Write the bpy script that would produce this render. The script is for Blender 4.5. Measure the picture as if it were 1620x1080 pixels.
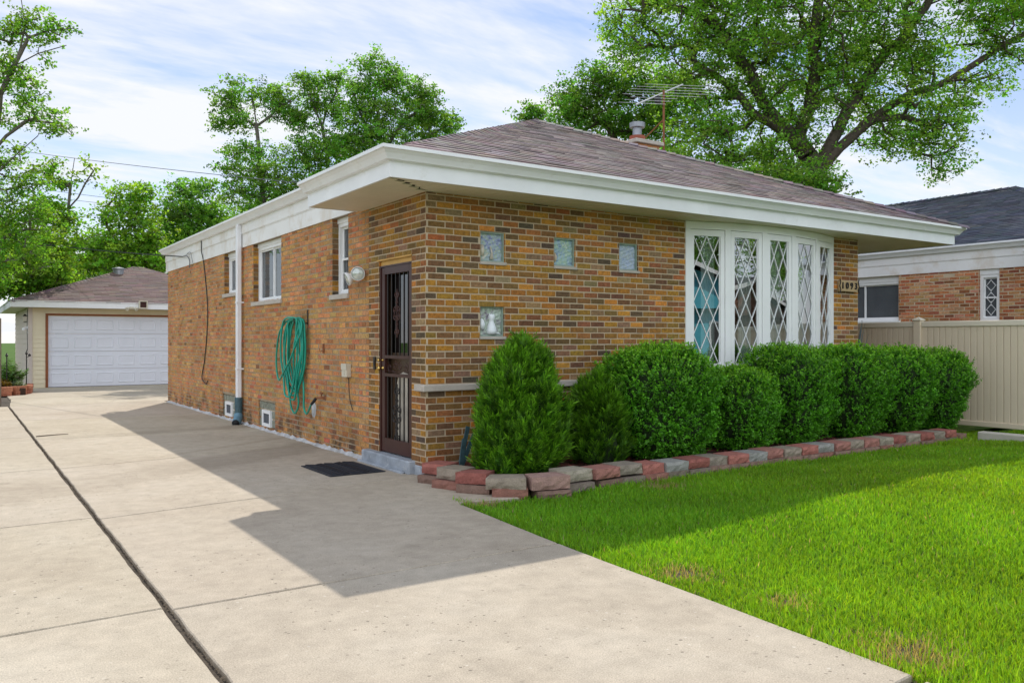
import bpy, math, random
import numpy as np
from mathutils import Vector, Matrix
R=math.radians
random.seed(7); rng=np.random.default_rng(7)
for o in list(bpy.data.objects): bpy.data.objects.remove(o)
SC=bpy.context.scene
COL=SC.collection
# ------------------------------------------------------------------ camera
CAM=Vector((-3.958,-7.469,1.387))
FWD=Vector((0.55735,0.83028,0)); RGT=Vector((0.83028,-0.55735,0))
cd=bpy.data.cameras.new('camera'); cam=bpy.data.objects.new('camera',cd); COL.objects.link(cam)
cam.location=CAM; cam.rotation_euler=(R(90),0,R(-33.8728))
cd.sensor_width=36; cd.lens=36*1309/1620; cd.shift_y=-2/1620; cd.clip_start=.05; cd.clip_end=900
SC.camera=cam
# ------------------------------------------------------------------ sky and sun
SUNV=Vector((1.474,2.66,3.2)).normalized()
EL=math.asin(SUNV.z); AZ=math.atan2(SUNV.x,SUNV.y)
W=bpy.data.worlds.new('World'); SC.world=W; W.use_nodes=True
nt=W.node_tree; nt.nodes.clear()
def NN(nt,t,ins=None,**kw):
    n=nt.nodes.new(t)
    for k,v in kw.items(): setattr(n,k,v)
    for k,v in (ins or {}).items():
        s=n.inputs[k]
        if isinstance(v,bpy.types.NodeSocket): nt.links.new(v,s)
        else: s.default_value=v
    return n
def ramp(nt,fac,stops,interp='LINEAR'):
    n=nt.nodes.new('ShaderNodeValToRGB'); n.color_ramp.interpolation=interp
    cr=n.color_ramp
    while len(cr.elements)<len(stops): cr.elements.new(.5)
    for e,(p,c) in zip(cr.elements,stops):
        e.position=p; e.color=tuple(c)+(1,) if len(c)==3 else c
    nt.links.new(fac,n.inputs[0]); return n.outputs[0]
def math_(nt,op,a,b=0.,c=None):
    ins={0:a,1:b}
    if c is not None: ins[2]=c
    return NN(nt,'ShaderNodeMath',ins,operation=op).outputs[0]
def mix(nt,f,a,b,t='MIX'):
    n=NN(nt,'ShaderNodeMix',data_type='RGBA',blend_type=t)
    for k,v in ((0,f),(6,a),(7,b)):
        if isinstance(v,bpy.types.NodeSocket): nt.links.new(v,n.inputs[k])
        else: n.inputs[k].default_value=v if k==0 else (tuple(v)+(1,) if len(v)==3 else v)
    return n.outputs[2]
sky=NN(nt,'ShaderNodeTexSky',sky_type='NISHITA',sun_disc=False,sun_elevation=EL,sun_rotation=AZ,air_density=1.0,dust_density=.2,ozone_density=1.5)
tc=NN(nt,'ShaderNodeTexCoord')
sep=NN(nt,'ShaderNodeSeparateXYZ',{0:tc.outputs['Generated']})
den=math_(nt,'ADD',math_(nt,'MAXIMUM',sep.outputs[2],0.),.16)
cx=math_(nt,'DIVIDE',sep.outputs[0],den); cy=math_(nt,'DIVIDE',sep.outputs[1],den)
cv=NN(nt,'ShaderNodeCombineXYZ',{0:cx,1:cy,2:0.})
mp=NN(nt,'ShaderNodeMapping',{0:cv.outputs[0],'Rotation':(0,0,R(28)),'Scale':(.55,1.5,1)})
n1=NN(nt,'ShaderNodeTexNoise',{0:mp.outputs[0],'Scale':1.1,'Detail':9.,'Roughness':.58,'Distortion':.35})
n2=NN(nt,'ShaderNodeTexNoise',{0:mp.outputs[0],'Scale':4.2,'Detail':7.,'Roughness':.6,'Distortion':.2})
cm=math_(nt,'ADD',math_(nt,'MULTIPLY',n1.outputs[0],.72),math_(nt,'MULTIPLY',n2.outputs[0],.28))
cl=ramp(nt,cm,[(.42,(.04,)*3),(.50,(.5,)*3),(.58,(1,)*3)])
hz=ramp(nt,sep.outputs[2],[(0.,(.80,)*3),(.14,(.45,)*3),(.35,(0,)*3)])
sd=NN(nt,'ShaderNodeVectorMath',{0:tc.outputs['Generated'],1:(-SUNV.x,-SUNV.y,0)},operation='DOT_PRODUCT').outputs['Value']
away=NN(nt,'ShaderNodeMapRange',{0:sd,1:-.05,2:.45,3:0.,4:1.}).outputs[0]  # unseen clouds opposite the sun, added denser and brighter to lift facade fill
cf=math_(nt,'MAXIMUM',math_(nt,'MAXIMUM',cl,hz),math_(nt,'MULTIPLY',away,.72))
SKY_STR=.13
skb=mix(nt,1.,sky.outputs[0],(.67,.67,.745),'MULTIPLY')
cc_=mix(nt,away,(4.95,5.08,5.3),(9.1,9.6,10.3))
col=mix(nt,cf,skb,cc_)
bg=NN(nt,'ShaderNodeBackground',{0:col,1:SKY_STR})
out=NN(nt,'ShaderNodeOutputWorld',{0:bg.outputs[0]})
sl=bpy.data.lights.new('sun','SUN'); sl.energy=2.6; sl.angle=R(.53); sl.color=(1,.94,.84)
so=bpy.data.objects.new('sun',sl); COL.objects.link(so); so.location=(20,30,40)
so.rotation_euler=SUNV.to_track_quat('Z','Y').to_euler()
SC.view_settings.view_transform='Standard'; SC.view_settings.look='None'
SC.view_settings.exposure=0.56; SC.view_settings.gamma=1; SC.view_settings.use_curve_mapping=False
SC.render.engine='CYCLES'; SC.cycles.max_bounces=8; SC.cycles.transparent_max_bounces=16
# ------------------------------------------------------------------ helpers
def at(px,py,d):
    return CAM+FWD*d+RGT*((px-810)/1309*d)+Vector((0,0,(538-py)/1309*d))
def tag(o,label=None,cat=None,group=None,kind=None):
    if label: o['label']=label
    if cat: o['category']=cat
    if group: o['group']=group
    if kind: o['kind']=kind
    return o
def thing(name,loc,label,cat,group=None):
    o=bpy.data.objects.new(name,None); COL.objects.link(o); o.location=loc; o.empty_display_size=.1
    return tag(o,label,cat,group)
def world_loc(o):
    v=Vector(o.location)
    while o.parent: o=o.parent; v+=o.location
    return v
class MB:
    def __init__(s): s.v=[];s.f=[];s.m=[];s.c=[];s.col=(1,1,1)
    def add(s,vs,fs,mi=0):
        b=len(s.v); s.v+= [tuple(p) for p in vs]; s.c+=[s.col]*len(vs)
        for f in fs: s.f.append(tuple(b+i for i in f)); s.m.append(mi)
    def quad(s,a,b,c,d,mi=0): s.add([a,b,c,d],[(0,1,2,3)],mi)
    def box(s,x0,y0,z0,x1,y1,z1,mi=0,bev=0.):
        if bev<=0:
            s.add([(x0,y0,z0),(x1,y0,z0),(x1,y1,z0),(x0,y1,z0),(x0,y0,z1),(x1,y0,z1),(x1,y1,z1),(x0,y1,z1)],
              [(0,3,2,1),(4,5,6,7),(0,1,5,4),(1,2,6,5),(2,3,7,6),(3,0,4,7)],mi); return
        b=bev
        vs=[];idx={}
        for ix,(xa,sx) in enumerate(((x0,1),(x1,-1))):
            for iy,(ya,sy) in enumerate(((y0,1),(y1,-1))):
                for iz,(za,sz) in enumerate(((z0,1),(z1,-1))):
                    idx[ix,iy,iz]=len(vs)
                    vs+=[(xa,ya+sy*b,za+sz*b),(xa+sx*b,ya,za+sz*b),(xa+sx*b,ya+sy*b,za)]
        I=lambda x,y,z,k: idx[x,y,z]+k
        fs=[]
        for e in (0,1):
            fs.append((I(e,0,0,0),I(e,1,0,0),I(e,1,1,0),I(e,0,1,0)))
            fs.append((I(0,e,0,1),I(1,e,0,1),I(1,e,1,1),I(0,e,1,1)))
            fs.append((I(0,0,e,2),I(1,0,e,2),I(1,1,e,2),I(0,1,e,2)))
        for a in (0,1):
            for c in (0,1):
                fs.append((I(0,a,c,1),I(1,a,c,1),I(1,a,c,2),I(0,a,c,2)))
                fs.append((I(a,0,c,0),I(a,1,c,0),I(a,1,c,2),I(a,0,c,2)))
                fs.append((I(a,c,0,0),I(a,c,1,0),I(a,c,1,1),I(a,c,0,1)))
                for d in (0,1): fs.append((I(a,c,d,0),I(a,c,d,1),I(a,c,d,2)))
        s.add(vs,fs,mi)
    def obox(s,c,ax,ay,az,hx,hy,hz,mi=0):   # oriented box
        c=Vector(c); P=[]
        for sz in (-1,1):
            for sx,sy in ((-1,-1),(1,-1),(1,1),(-1,1)): P.append(c+ax*hx*sx+ay*hy*sy+az*hz*sz)
        s.add(P,[(0,3,2,1),(4,5,6,7),(0,1,5,4),(1,2,6,5),(2,3,7,6),(3,0,4,7)],mi)
    def tube(s,pts,r,n=8,mi=0,caps=True):
        pts=[Vector(p) for p in pts]; rs=r if hasattr(r,'__len__') else [r]*len(pts)
        t=(pts[1]-pts[0]).normalized(); u=t.orthogonal().normalized(); b=len(s.v)
        for i,p in enumerate(pts):
            if i==0: tt=pts[1]-pts[0]
            elif i==len(pts)-1: tt=pts[-1]-pts[-2]
            else: tt=(pts[i+1]-pts[i]).normalized()+(pts[i]-pts[i-1]).normalized()
            if tt.length<1e-9: tt=t
            t=tt.normalized(); u=u-t*u.dot(t)
            u=u.normalized() if u.length>1e-6 else t.orthogonal().normalized()
            w=t.cross(u)
            for k in range(n):
                a=2*math.pi*k/n; s.v.append(tuple(p+(u*math.cos(a)+w*math.sin(a))*rs[i])); s.c.append(s.col)
        for i in range(len(pts)-1):
            for k in range(n):
                s.f.append((b+i*n+k,b+i*n+(k+1)%n,b+(i+1)*n+(k+1)%n,b+(i+1)*n+k)); s.m.append(mi)
        if caps:
            s.f.append(tuple(b+k for k in range(n))[::-1]); s.m.append(mi)
            e=b+(len(pts)-1)*n; s.f.append(tuple(e+k for k in range(n))); s.m.append(mi)
    def lathe(s,c,prof,n=20,mi=0,axis=Vector((0,0,1))):
        c=Vector(c); a=axis.normalized(); u=a.orthogonal().normalized(); w=a.cross(u); b=len(s.v)
        for r,h in prof:
            for k in range(n):
                t=2*math.pi*k/n; s.v.append(tuple(c+a*h+(u*math.cos(t)+w*math.sin(t))*max(r,1e-4))); s.c.append(s.col)
        for i in range(len(prof)-1):
            for k in range(n):
                s.f.append((b+i*n+k,b+i*n+(k+1)%n,b+(i+1)*n+(k+1)%n,b+(i+1)*n+k)); s.m.append(mi)
    def sweep(s,path,prof,z=0.,mi=0,caps=True):  # profile (out,z); outward = right-hand side of the path
        n=len(path); b=len(s.v); m=len(prof)
        for i,p in enumerate(path):
            ds=[]
            if i>0: ds.append((Vector(p)-Vector(path[i-1])).normalized())
            if i<n-1: ds.append((Vector(path[i+1])-Vector(p)).normalized())
            ns=[Vector((d.y,-d.x)) for d in ds]
            mv=ns[0] if len(ns)==1 else (ns[0]+ns[1])/(1+ns[0].dot(ns[1]))
            for o,h in prof: s.v.append((p[0]+mv.x*o,p[1]+mv.y*o,z+h)); s.c.append(s.col)
        for i in range(n-1):
            for k in range(m):
                s.f.append((b+i*m+k,b+i*m+(k+1)%m,b+(i+1)*m+(k+1)%m,b+(i+1)*m+k)); s.m.append(mi)
        if caps:
            s.f.append(tuple(b+k for k in range(m))); s.m.append(mi)
            s.f.append(tuple(b+(n-1)*m+k for k in range(m))[::-1]); s.m.append(mi)
    def build(s,name,mats,parent=None,loc=None,smooth=False,tint=False):
        if not isinstance(mats,(list,tuple)): mats=[mats]
        o=bpy.data.objects.new(name,None) if False else None
        L=world_loc(parent) if parent else Vector(loc or (0,0,0))
        me=bpy.data.meshes.new(name)
        me.from_pydata([(v[0]-L.x,v[1]-L.y,v[2]-L.z) for v in s.v],[],s.f)
        for m in mats: me.materials.append(m)
        me.polygons.foreach_set('material_index',s.m)
        if smooth: me.polygons.foreach_set('use_smooth',[True]*len(s.f))
        if tint:
            a=me.attributes.new('tint','FLOAT_COLOR','POINT')
            a.data.foreach_set('color',np.array([(c[0],c[1],c[2],1) for c in s.c],dtype=np.float32).ravel())
        me.update()
        o=bpy.data.objects.new(name,me); COL.objects.link(o)
        if parent: o.parent=parent
        elif loc is not None: o.location=loc
        return o
def np_obj(name,V,F,mat,parent=None,loc=(0,0,0),tint=None,smooth=False,mi=None):
    L=world_loc(parent) if parent else Vector(loc)
    V=np.asarray(V,dtype=np.float32)-np.array(L,dtype=np.float32)
    F=np.asarray(F,dtype=np.int32); k=F.shape[1]
    me=bpy.data.meshes.new(name); me.vertices.add(len(V)); me.vertices.foreach_set('co',V.ravel())
    me.loops.add(F.size); me.loops.foreach_set('vertex_index',F.ravel())
    me.polygons.add(len(F)); me.polygons.foreach_set('loop_start',np.arange(len(F),dtype=np.int32)*k)
    try: me.polygons.foreach_set('loop_total',np.full(len(F),k,dtype=np.int32))
    except Exception: pass
    if smooth: me.polygons.foreach_set('use_smooth',np.ones(len(F),dtype=bool))
    me.materials.append(mat); me.update(calc_edges=True)
    if tint is not None:
        a=me.attributes.new('tint','FLOAT_COLOR','POINT')
        t=np.ones((len(V),4),dtype=np.float32); t[:,:3]=tint; a.data.foreach_set('color',t.ravel())
    o=bpy.data.objects.new(name,me); COL.objects.link(o)
    if parent: o.parent=parent
    else: o.location=L
    return o
# ------------------------------------------------------------------ materials
def lin(r,g,b):
    f=lambda c:((c/255+.055)/1.055)**2.4 if c>10 else c/255/12.92
    return (f(r),f(g),f(b))
def newmat(name):
    m=bpy.data.materials.new(name); m.use_nodes=True; t=m.node_tree; t.nodes.clear()
    o=t.nodes.new('ShaderNodeOutputMaterial'); return m,t,o
def surf(name,base,rough=.6,var=.12,vscale=3.,bump=.0,bscale=40.,metal=0.,tint=False,fine=.0,fscale=200.,spec=.4,stain=None):
    m,t,o=newmat(name)
    c=NN(t,'ShaderNodeTexCoord').outputs['Object']
    col=tuple(base)+(1,)
    if tint:
        at_=NN(t,'ShaderNodeAttribute',attribute_name='tint').outputs['Color']
        col=mix(t,1.,at_,base,'MULTIPLY')
    n=NN(t,'ShaderNodeTexNoise',{0:c,'Scale':vscale,'Detail':6.,'Roughness':.6})
    g=ramp(t,n.outputs[0],[(.3,(1-var,)*3),(.7,(1+var,)*3)])
    if isinstance(col,tuple): col=mix(t,1.,col,g,'MULTIPLY')
    else: col=mix(t,1.,col,g,'MULTIPLY')
    if fine:
        n2=NN(t,'ShaderNodeTexNoise',{0:c,'Scale':fscale,'Detail':3.})
        col=mix(t,1.,col,ramp(t,n2.outputs[0],[(.3,(1-fine,)*3),(.7,(1+fine,)*3)]),'MULTIPLY')
    if stain:
        sc,thr,scol,amt=stain
        n3=NN(t,'ShaderNodeTexNoise',{0:c,'Scale':sc,'Detail':8.,'Roughness':.7})
        f=ramp(t,n3.outputs[0],[(thr,(0,)*3),(thr+.12,(amt,)*3)])
        col=mix(t,f,col,scol)
    b=NN(t,'ShaderNodeBsdfPrincipled',{'Base Color':col,'Roughness':rough,'Metallic':metal,'Specular IOR Level':spec})
    if bump:
        nb=NN(t,'ShaderNodeTexNoise',{0:c,'Scale':bscale,'Detail':5.,'Roughness':.6})
        bp=NN(t,'ShaderNodeBump',{'Height':nb.outputs[0],'Strength':min(1,bump),'Distance':.01})
        t.links.new(bp.outputs[0],b.inputs['Normal'])
    t.links.new(b.outputs[0],o.inputs[0]); return m
def leafmat(name,base,trans=.45,rough=.5,tr=(1.25,1.35,.55)):
    m,t,o=newmat(name)
    a=NN(t,'ShaderNodeAttribute',attribute_name='tint').outputs['Color']
    col=mix(t,1.,a,base,'MULTIPLY'); tc_=mix(t,1.,col,tr,'MULTIPLY')
    p=NN(t,'ShaderNodeBsdfPrincipled',{'Base Color':col,'Roughness':rough,'Specular IOR Level':.35})
    tr_=NN(t,'ShaderNodeBsdfTranslucent',{0:tc_})
    mx=NN(t,'ShaderNodeMixShader',{0:trans,1:p.outputs[0],2:tr_.outputs[0]})
    t.links.new(mx.outputs[0],o.inputs[0]); return m
def glassmat(name,refl=.5,tint=(.75,.82,.8),mult=2.0):
    m,t,o=newmat(name)
    c=NN(t,'ShaderNodeTexCoord').outputs['Object']
    nb=NN(t,'ShaderNodeTexNoise',{0:c,'Scale':1.6,'Detail':1.})
    bp=NN(t,'ShaderNodeBump',{'Height':nb.outputs[0],'Strength':.018,'Distance':.05})
    ge=NN(t,'ShaderNodeNewGeometry'); dp=NN(t,'ShaderNodeVectorMath',{0:ge.outputs['Normal'],1:ge.outputs['Incoming']},operation='DOT_PRODUCT').outputs['Value']
    k5=math_(t,'POWER',math_(t,'SUBTRACT',1.,math_(t,'ABSOLUTE',dp)),5.); fs=math_(t,'ADD',math_(t,'MULTIPLY',k5,.96),.04)
    f=math_(t,'MINIMUM',math_(t,'ADD',math_(t,'MULTIPLY',fs,mult),refl),1.)
    g=NN(t,'ShaderNodeBsdfGlossy',{'Roughness':.0,'Color':(.95,.97,1,1),'Normal':bp.outputs[0]})
    tr=NN(t,'ShaderNodeBsdfTransparent',{0:tuple(tint)+(1,)})
    mx=NN(t,'ShaderNodeMixShader',{0:f,1:tr.outputs[0],2:g.outputs[0]})
    t.links.new(mx.outputs[0],o.inputs[0]); return m
def brickmat(name,effl=0.,dirt=0.,bump=.5):
    m,t,o=newmat(name)
    c=NN(t,'ShaderNodeTexCoord').outputs['Object']
    col=mix(t,1.,NN(t,'ShaderNodeAttribute',attribute_name='tint').outputs['Color'],(1.08,.95,.74),'MULTIPLY')
    n=NN(t,'ShaderNodeTexNoise',{0:c,'Scale':28.,'Detail':6.,'Roughness':.65})
    col=mix(t,1.,col,ramp(t,n.outputs[0],[(.3,(.62,)*3),(.7,(1.36,)*3)]),'MULTIPLY')
    n=NN(t,'ShaderNodeTexNoise',{0:c,'Scale':150.,'Detail':3.})
    col=mix(t,1.,col,ramp(t,n.outputs[0],[(.3,(.75,)*3),(.7,(1.22,)*3)]),'MULTIPLY')
    n=NN(t,'ShaderNodeTexNoise',{0:c,'Scale':1.1,'Detail':4.})
    col=mix(t,1.,col,ramp(t,n.outputs[0],[(.3,(.82,)*3),(.7,(1.14,)*3)]),'MULTIPLY')
    sp=NN(t,'ShaderNodeSeparateXYZ',{0:c})
    if effl:
        mp=NN(t,'ShaderNodeMapping',{0:c,'Scale':(1,1,2.6)})
        n=NN(t,'ShaderNodeTexNoise',{0:mp.outputs[0],'Scale':3.1,'Detail':10.,'Roughness':.78})
        f=ramp(t,n.outputs[0],[(.57,(0,)*3),(.70,(effl,)*3)])
        h=ramp(t,math_(t,'DIVIDE',sp.outputs[2],3.),[(.0,(.8,)*3),(.25,(1,)*3),(.42,(.9,)*3),(.6,(.12,)*3),(1,(.1,)*3)])
        col=mix(t,math_(t,'MULTIPLY',f,h),col,(.52,.47,.42))
    if dirt:
        n=NN(t,'ShaderNodeTexNoise',{0:c,'Scale':2.6,'Detail':9.,'Roughness':.75})
        f=ramp(t,n.outputs[0],[(.46,(0,)*3),(.60,(dirt,)*3)])
        h=ramp(t,sp.outputs[2],[(.02,(1,)*3),(.22,(.8,)*3),(.5,(0,)*3)])
        col=mix(t,math_(t,'MULTIPLY',f,h),col,(.035,.03,.025))
    b=NN(t,'ShaderNodeBsdfPrincipled',{'Base Color':col,'Roughness':.78,'Specular IOR Level':.3})
    nb=NN(t,'ShaderNodeTexNoise',{0:c,'Scale':70.,'Detail':6.,'Roughness':.7})
    bp=NN(t,'ShaderNodeBump',{'Height':nb.outputs[0],'Strength':bump,'Distance':.006})
    t.links.new(bp.outputs[0],b.inputs['Normal'])
    t.links.new(b.outputs[0],o.inputs[0]); return m
def sheet(name,build_fn,rough=.8,spec=.3,bump=None):
    m,t,o=newmat(name)
    c=NN(t,'ShaderNodeTexCoord').outputs['Object']
    col,h=build_fn(t,c)
    b=NN(t,'ShaderNodeBsdfPrincipled',{'Base Color':col,'Roughness':rough,'Specular IOR Level':spec})
    if h is not None:
        bp=NN(t,'ShaderNodeBump',{'Height':h,'Strength':bump or .3,'Distance':.006})
        t.links.new(bp.outputs[0],b.inputs['Normal'])
    t.links.new(b.outputs[0],o.inputs[0]); return m
M={}
M['face_brick']=brickmat('glazed_face_brick')
M['common_brick']=brickmat('common_brick',effl=.55,dirt=.9,bump=.9)
M['pink_brick']=brickmat('pink_brick',effl=.3)
M['mortar']=surf('mortar',(.57,.455,.315),.9,.15,6,.6,120)
M['mortar_grey']=surf('mortar_grey',(.36,.29,.20),.9,.25,5,.8,120)
M['limestone']=surf('limestone',(.50,.45,.39),.75,.10,8,.4,90,fine=.08)
M['white']=surf('white_paint',(.86,.865,.88),.42,.05,1.6,.08,9,stain=(2.3,.62,(.55,.47,.38),.35))
M['white_trim']=surf('white_trim',(.88,.88,.88),.35,.03,4)
M['alum']=surf('white_aluminium_fascia',(.88,.885,.90),.38,.06,1.6,.10,2.2,stain=(3.1,.60,(.60,.56,.48),.30))
M['stainwhite']=surf('stained_white_board',(.86,.845,.83),.5,.05,1.5,stain=(1.7,.5,(.60,.48,.34),.4))
M['soffit']=surf('cream_soffit',(.76,.69,.54),.5,.06,2.)
M['dark']=surf('dark_void',(.02,.02,.022),.8,0)
M['room']=surf('room_wall',(.30,.27,.22),.9,.05)
M['roomfloor']=surf('room_floor',(.12,.07,.04),.5,.1)
M['curtain']=surf('sheer_curtain',(.42,.44,.42),.9,.15,9)
M['blind']=surf('window_screen',(.115,.125,.14),.7,.12,2.5,fine=.3,fscale=260)
M['brownmetal']=surf('brown_door_metal',(.055,.017,.013),.38,.12,6)
M['iron']=surf('dark_iron',(.018,.013,.012),.4,.1)
M['brass']=surf('brass',(.75,.50,.16),.25,0,metal=1)
M['doorleaf']=surf('wood_door_leaf',(.10,.06,.035),.4,.15,4)
M['creamglass']=surf('cream_oval_glass',(.62,.56,.46),.35,.25,7)
M['yellowwood']=surf('ochre_lintel',(.62,.36,.10),.6,.12,9)
M['stepgrey']=surf('painted_step',(.33,.36,.40),.8,.25,7,.6,60,stain=(9,.58,(.60,.60,.60),.7),fine=.1)
M['skirt']=surf('mortar_skirt',(.50,.50,.50),.85,.25,8,.6,50,stain=(7,.5,(.30,.29,.28),.6))
M['hose']=surf('green_hose',(.012,.33,.235),.38,.12,9)
M['blackrub']=surf('black_rubber',(.014,.016,.02),.6,.2,30)
M['mat']=surf('door_mat_rubber',(.016,.02,.03),.65,.3,30,.4,150)
M['clay']=surf('clay_flue',(.34,.10,.06),.8,.15,6)
M['galv']=surf('galvanised_metal',(.36,.37,.40),.5,.15,8,metal=.7)
M['rust']=surf('rusty_steel',(.25,.10,.045),.8,.3,12,.3,60)
M['rustwhite']=surf('rusty_iron',(.05,.03,.02),.8,.2,12)
M['steel']=surf('antenna_aluminium',(.62,.63,.64),.35,.1,8,metal=.6)
M['slategreen']=surf('weathered_green_pipe',(.05,.10,.115),.6,.35,20,.4,60)
M['bluepipe']=surf('blue_plastic',(.12,.24,.32),.5,.2,20)
M['pipewhite']=surf('white_downspout',(.84,.85,.88),.4,.06,3)
M['vinyl']=surf('tan_vinyl',(.74,.62,.465),.45,.04,1.2)
M['vinyl_light']=surf('tan_vinyl_cap',(.76,.68,.55),.45,.04,1.2)
M['siding']=surf('cream_siding',(.76,.67,.48),.55,.05,2)
M['pinksiding']=surf('pale_siding',(.62,.53,.47),.6,.05,2)
M['garagedoor']=surf('white_garage_door',(.78,.80,.88),.42,.04,1.5)
M['brownwood']=surf('brown_trim',(.26,.085,.03),.6,.2,6)
M['oldwood']=surf('weathered_board',(.19,.15,.11),.85,.3,12,.6,50)
M['cable']=surf('black_cable',(.02,.02,.022),.6,0)
M['cablegrey']=surf('grey_cable',(.16,.17,.18),.6,0)
M['bark']=surf('bark',(.085,.066,.048),.9,.35,9,.9,30)
M['barkgrey']=surf('grey_bark',(.15,.13,.11),.9,.3,9,.9,30)
M['stem']=surf('shrub_stem',(.16,.10,.07),.9,.2,20)
M['soil']=surf('bed_soil',(.06,.035,.025),.95,.3,12,.8,60)
M['mulch']=surf('red_mulch',(1,1,1),.9,.2,40,tint=True)
M['block']=surf('concrete_block',(1,1,1),.9,.22,9,.9,70,tint=True,fine=.18,fscale=120,stain=(6,.62,(.20,.17,.14),.5))
M['shingle']=surf('mauve_shingle',(1,1,1),.9,.14,1.5,.6,160,tint=True,fine=.25,fscale=240)
M['shingle_under']=surf('shingle_shadow_gap',(.03,.025,.024),.95,0)
M['plaque']=surf('cedar_plaque',(.48,.34,.18),.6,.2,14)
M['glass']=glassmat('window_glass',.02,(.9,.92,.92),.9)
M['bayglass']=glassmat('bay_glass',.22)
M['lens']=surf('lamp_lens',(.62,.66,.62),.12,.1,20,metal=.3)
M['figure']=surf('white_figurine',(.80,.84,.86),.3,.05)
M['beige']=surf('beige_plastic',(.62,.57,.45),.5,.05)
M['statuegreen']=surf('weathered_teal_leaf',(.10,.14,.15),.6,.2,20)
M['leaf']=leafmat('maple_leaf',(.165,.335,.055),.58,.5,(1.15,1.3,.5))
M['leafy']=leafmat('bright_leaf',(.20,.37,.045),.6)
M['box']=leafmat('boxwood_leaf',(.095,.33,.018),.35,.38)
M['arbor']=leafmat('arborvitae_spray',(.085,.275,.014),.35,.5)
M['grass']=leafmat('grass_blade',(.20,.41,.026),.55,.5,(1.35,1.25,.35))
M['plant']=leafmat('garden_leaf',(.10,.20,.05),.35)
# ---- ground sheets
def f_conc(t,c):
    n=NN(t,'ShaderNodeTexNoise',{0:c,'Scale':.7,'Detail':8.,'Roughness':.62})
    col=ramp(t,n.outputs[0],[(.28,(.395,.335,.258)),(.5,(.465,.402,.315)),(.72,(.515,.455,.368))])
    ri=NN(t,'ShaderNodeAttribute',attribute_name='tint').outputs['Color']
    col=mix(t,1.,col,ri,'MULTIPLY')
    n=NN(t,'ShaderNodeTexNoise',{0:c,'Scale':7.,'Detail':6.,'Roughness':.7})
    col=mix(t,1.,col,ramp(t,n.outputs[0],[(.3,(.84,)*3),(.7,(1.10,)*3)]),'MULTIPLY')
    n=NN(t,'ShaderNodeTexNoise',{0:c,'Scale':140.,'Detail':3.})
    col=mix(t,1.,col,ramp(t,n.outputs[0],[(.3,(.74,)*3),(.7,(1.2,)*3)]),'MULTIPLY')
    # pits and pale aggregate, in patches
    pm=ramp(t,NN(t,'ShaderNodeTexNoise',{0:c,'Scale':1.1,'Detail':4.}).outputs[0],[(.42,(.25,)*3),(.62,(1,)*3)])
    v=NN(t,'ShaderNodeTexVoronoi',{0:c,'Scale':19.,'Randomness':1.})
    sel=math_(t,'GREATER_THAN',NN(t,'ShaderNodeSeparateColor',{0:v.outputs['Color']}).outputs[0],.45)
    nz=NN(t,'ShaderNodeTexNoise',{0:c,'Scale':60.,'Detail':2.}).outputs[0]
    dd=math_(t,'ADD',v.outputs['Distance'],math_(t,'MULTIPLY',nz,.25))
    pit=math_(t,'MULTIPLY',math_(t,'MULTIPLY',math_(t,'LESS_THAN',dd,.27),sel),pm)
    col=mix(t,math_(t,'MULTIPLY',pit,.85),col,(.13,.11,.085))
    v2=NN(t,'ShaderNodeTexVoronoi',{0:c,'Scale':17.,'Randomness':1.})
    sel2=math_(t,'GREATER_THAN',NN(t,'ShaderNodeSeparateColor',{0:v2.outputs['Color']}).outputs[1],.7)
    d2=math_(t,'ADD',v2.outputs['Distance'],math_(t,'MULTIPLY',nz,.2))
    w=math_(t,'MULTIPLY',math_(t,'MULTIPLY',math_(t,'LESS_THAN',d2,.22),sel2),pm)
    col=mix(t,math_(t,'MULTIPLY',w,.6),col,(.66,.62,.55))
    sp3=NN(t,'ShaderNodeTexNoise',{0:c,'Scale':2.3,'Detail':5.,'Roughness':.5}).outputs[0]
    col=mix(t,ramp(t,sp3,[(.66,(0,)*3),(.74,(.30,)*3)]),col,(.20,.17,.13))
    sp4=NN(t,'ShaderNodeTexNoise',{0:c,'Scale':6.5,'Detail':3.,'Roughness':.5}).outputs[0]
    col=mix(t,ramp(t,sp4,[(.72,(0,)*3),(.76,(.35,)*3)]),col,(.15,.13,.11))
    # damp run-off stains that cross the drive
    sp=NN(t,'ShaderNodeSeparateXYZ',{0:c})
    nn=NN(t,'ShaderNodeTexNoise',{0:c,'Scale':1.6,'Detail':6.,'Roughness':.6}).outputs[0]
    def band(y0,k,wd,amt,x0,x1):
        q=math_(t,'SUBTRACT',sp.outputs[1],math_(t,'ADD',math_(t,'MULTIPLY',sp.outputs[0],k),y0))
        q=math_(t,'ABSOLUTE',math_(t,'ADD',q,math_(t,'MULTIPLY',math_(t,'SUBTRACT',nn,.5),wd*1.7)))
        f=NN(t,'ShaderNodeMapRange',{0:q,1:wd,2:wd*.6,3:0.,4:amt}).outputs[0]
        fx=NN(t,'ShaderNodeMapRange',{0:sp.outputs[0],1:x0,2:x1,3:0.25,4:1.}).outputs[0]
        return math_(t,'MULTIPLY',f,fx)
    col=mix(t,band(3.05,.55,.55,.42,-3.,-.3),col,(.20,.165,.12))
    col=mix(t,band(6.0,.05,.28,.38,-3.,-.2),col,(.20,.165,.12))
    col=mix(t,band(4.2,.6,.10,.25,-3.,-1.),col,(.24,.18,.12))
    h=math_(t,'SUBTRACT',NN(t,'ShaderNodeTexNoise',{0:c,'Scale':90.,'Detail':4.}).outputs[0],math_(t,'MULTIPLY',pit,1.5))
    return col,h
M['concrete']=sheet('driveway_concrete',f_conc,.85,.25,.35)
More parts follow.
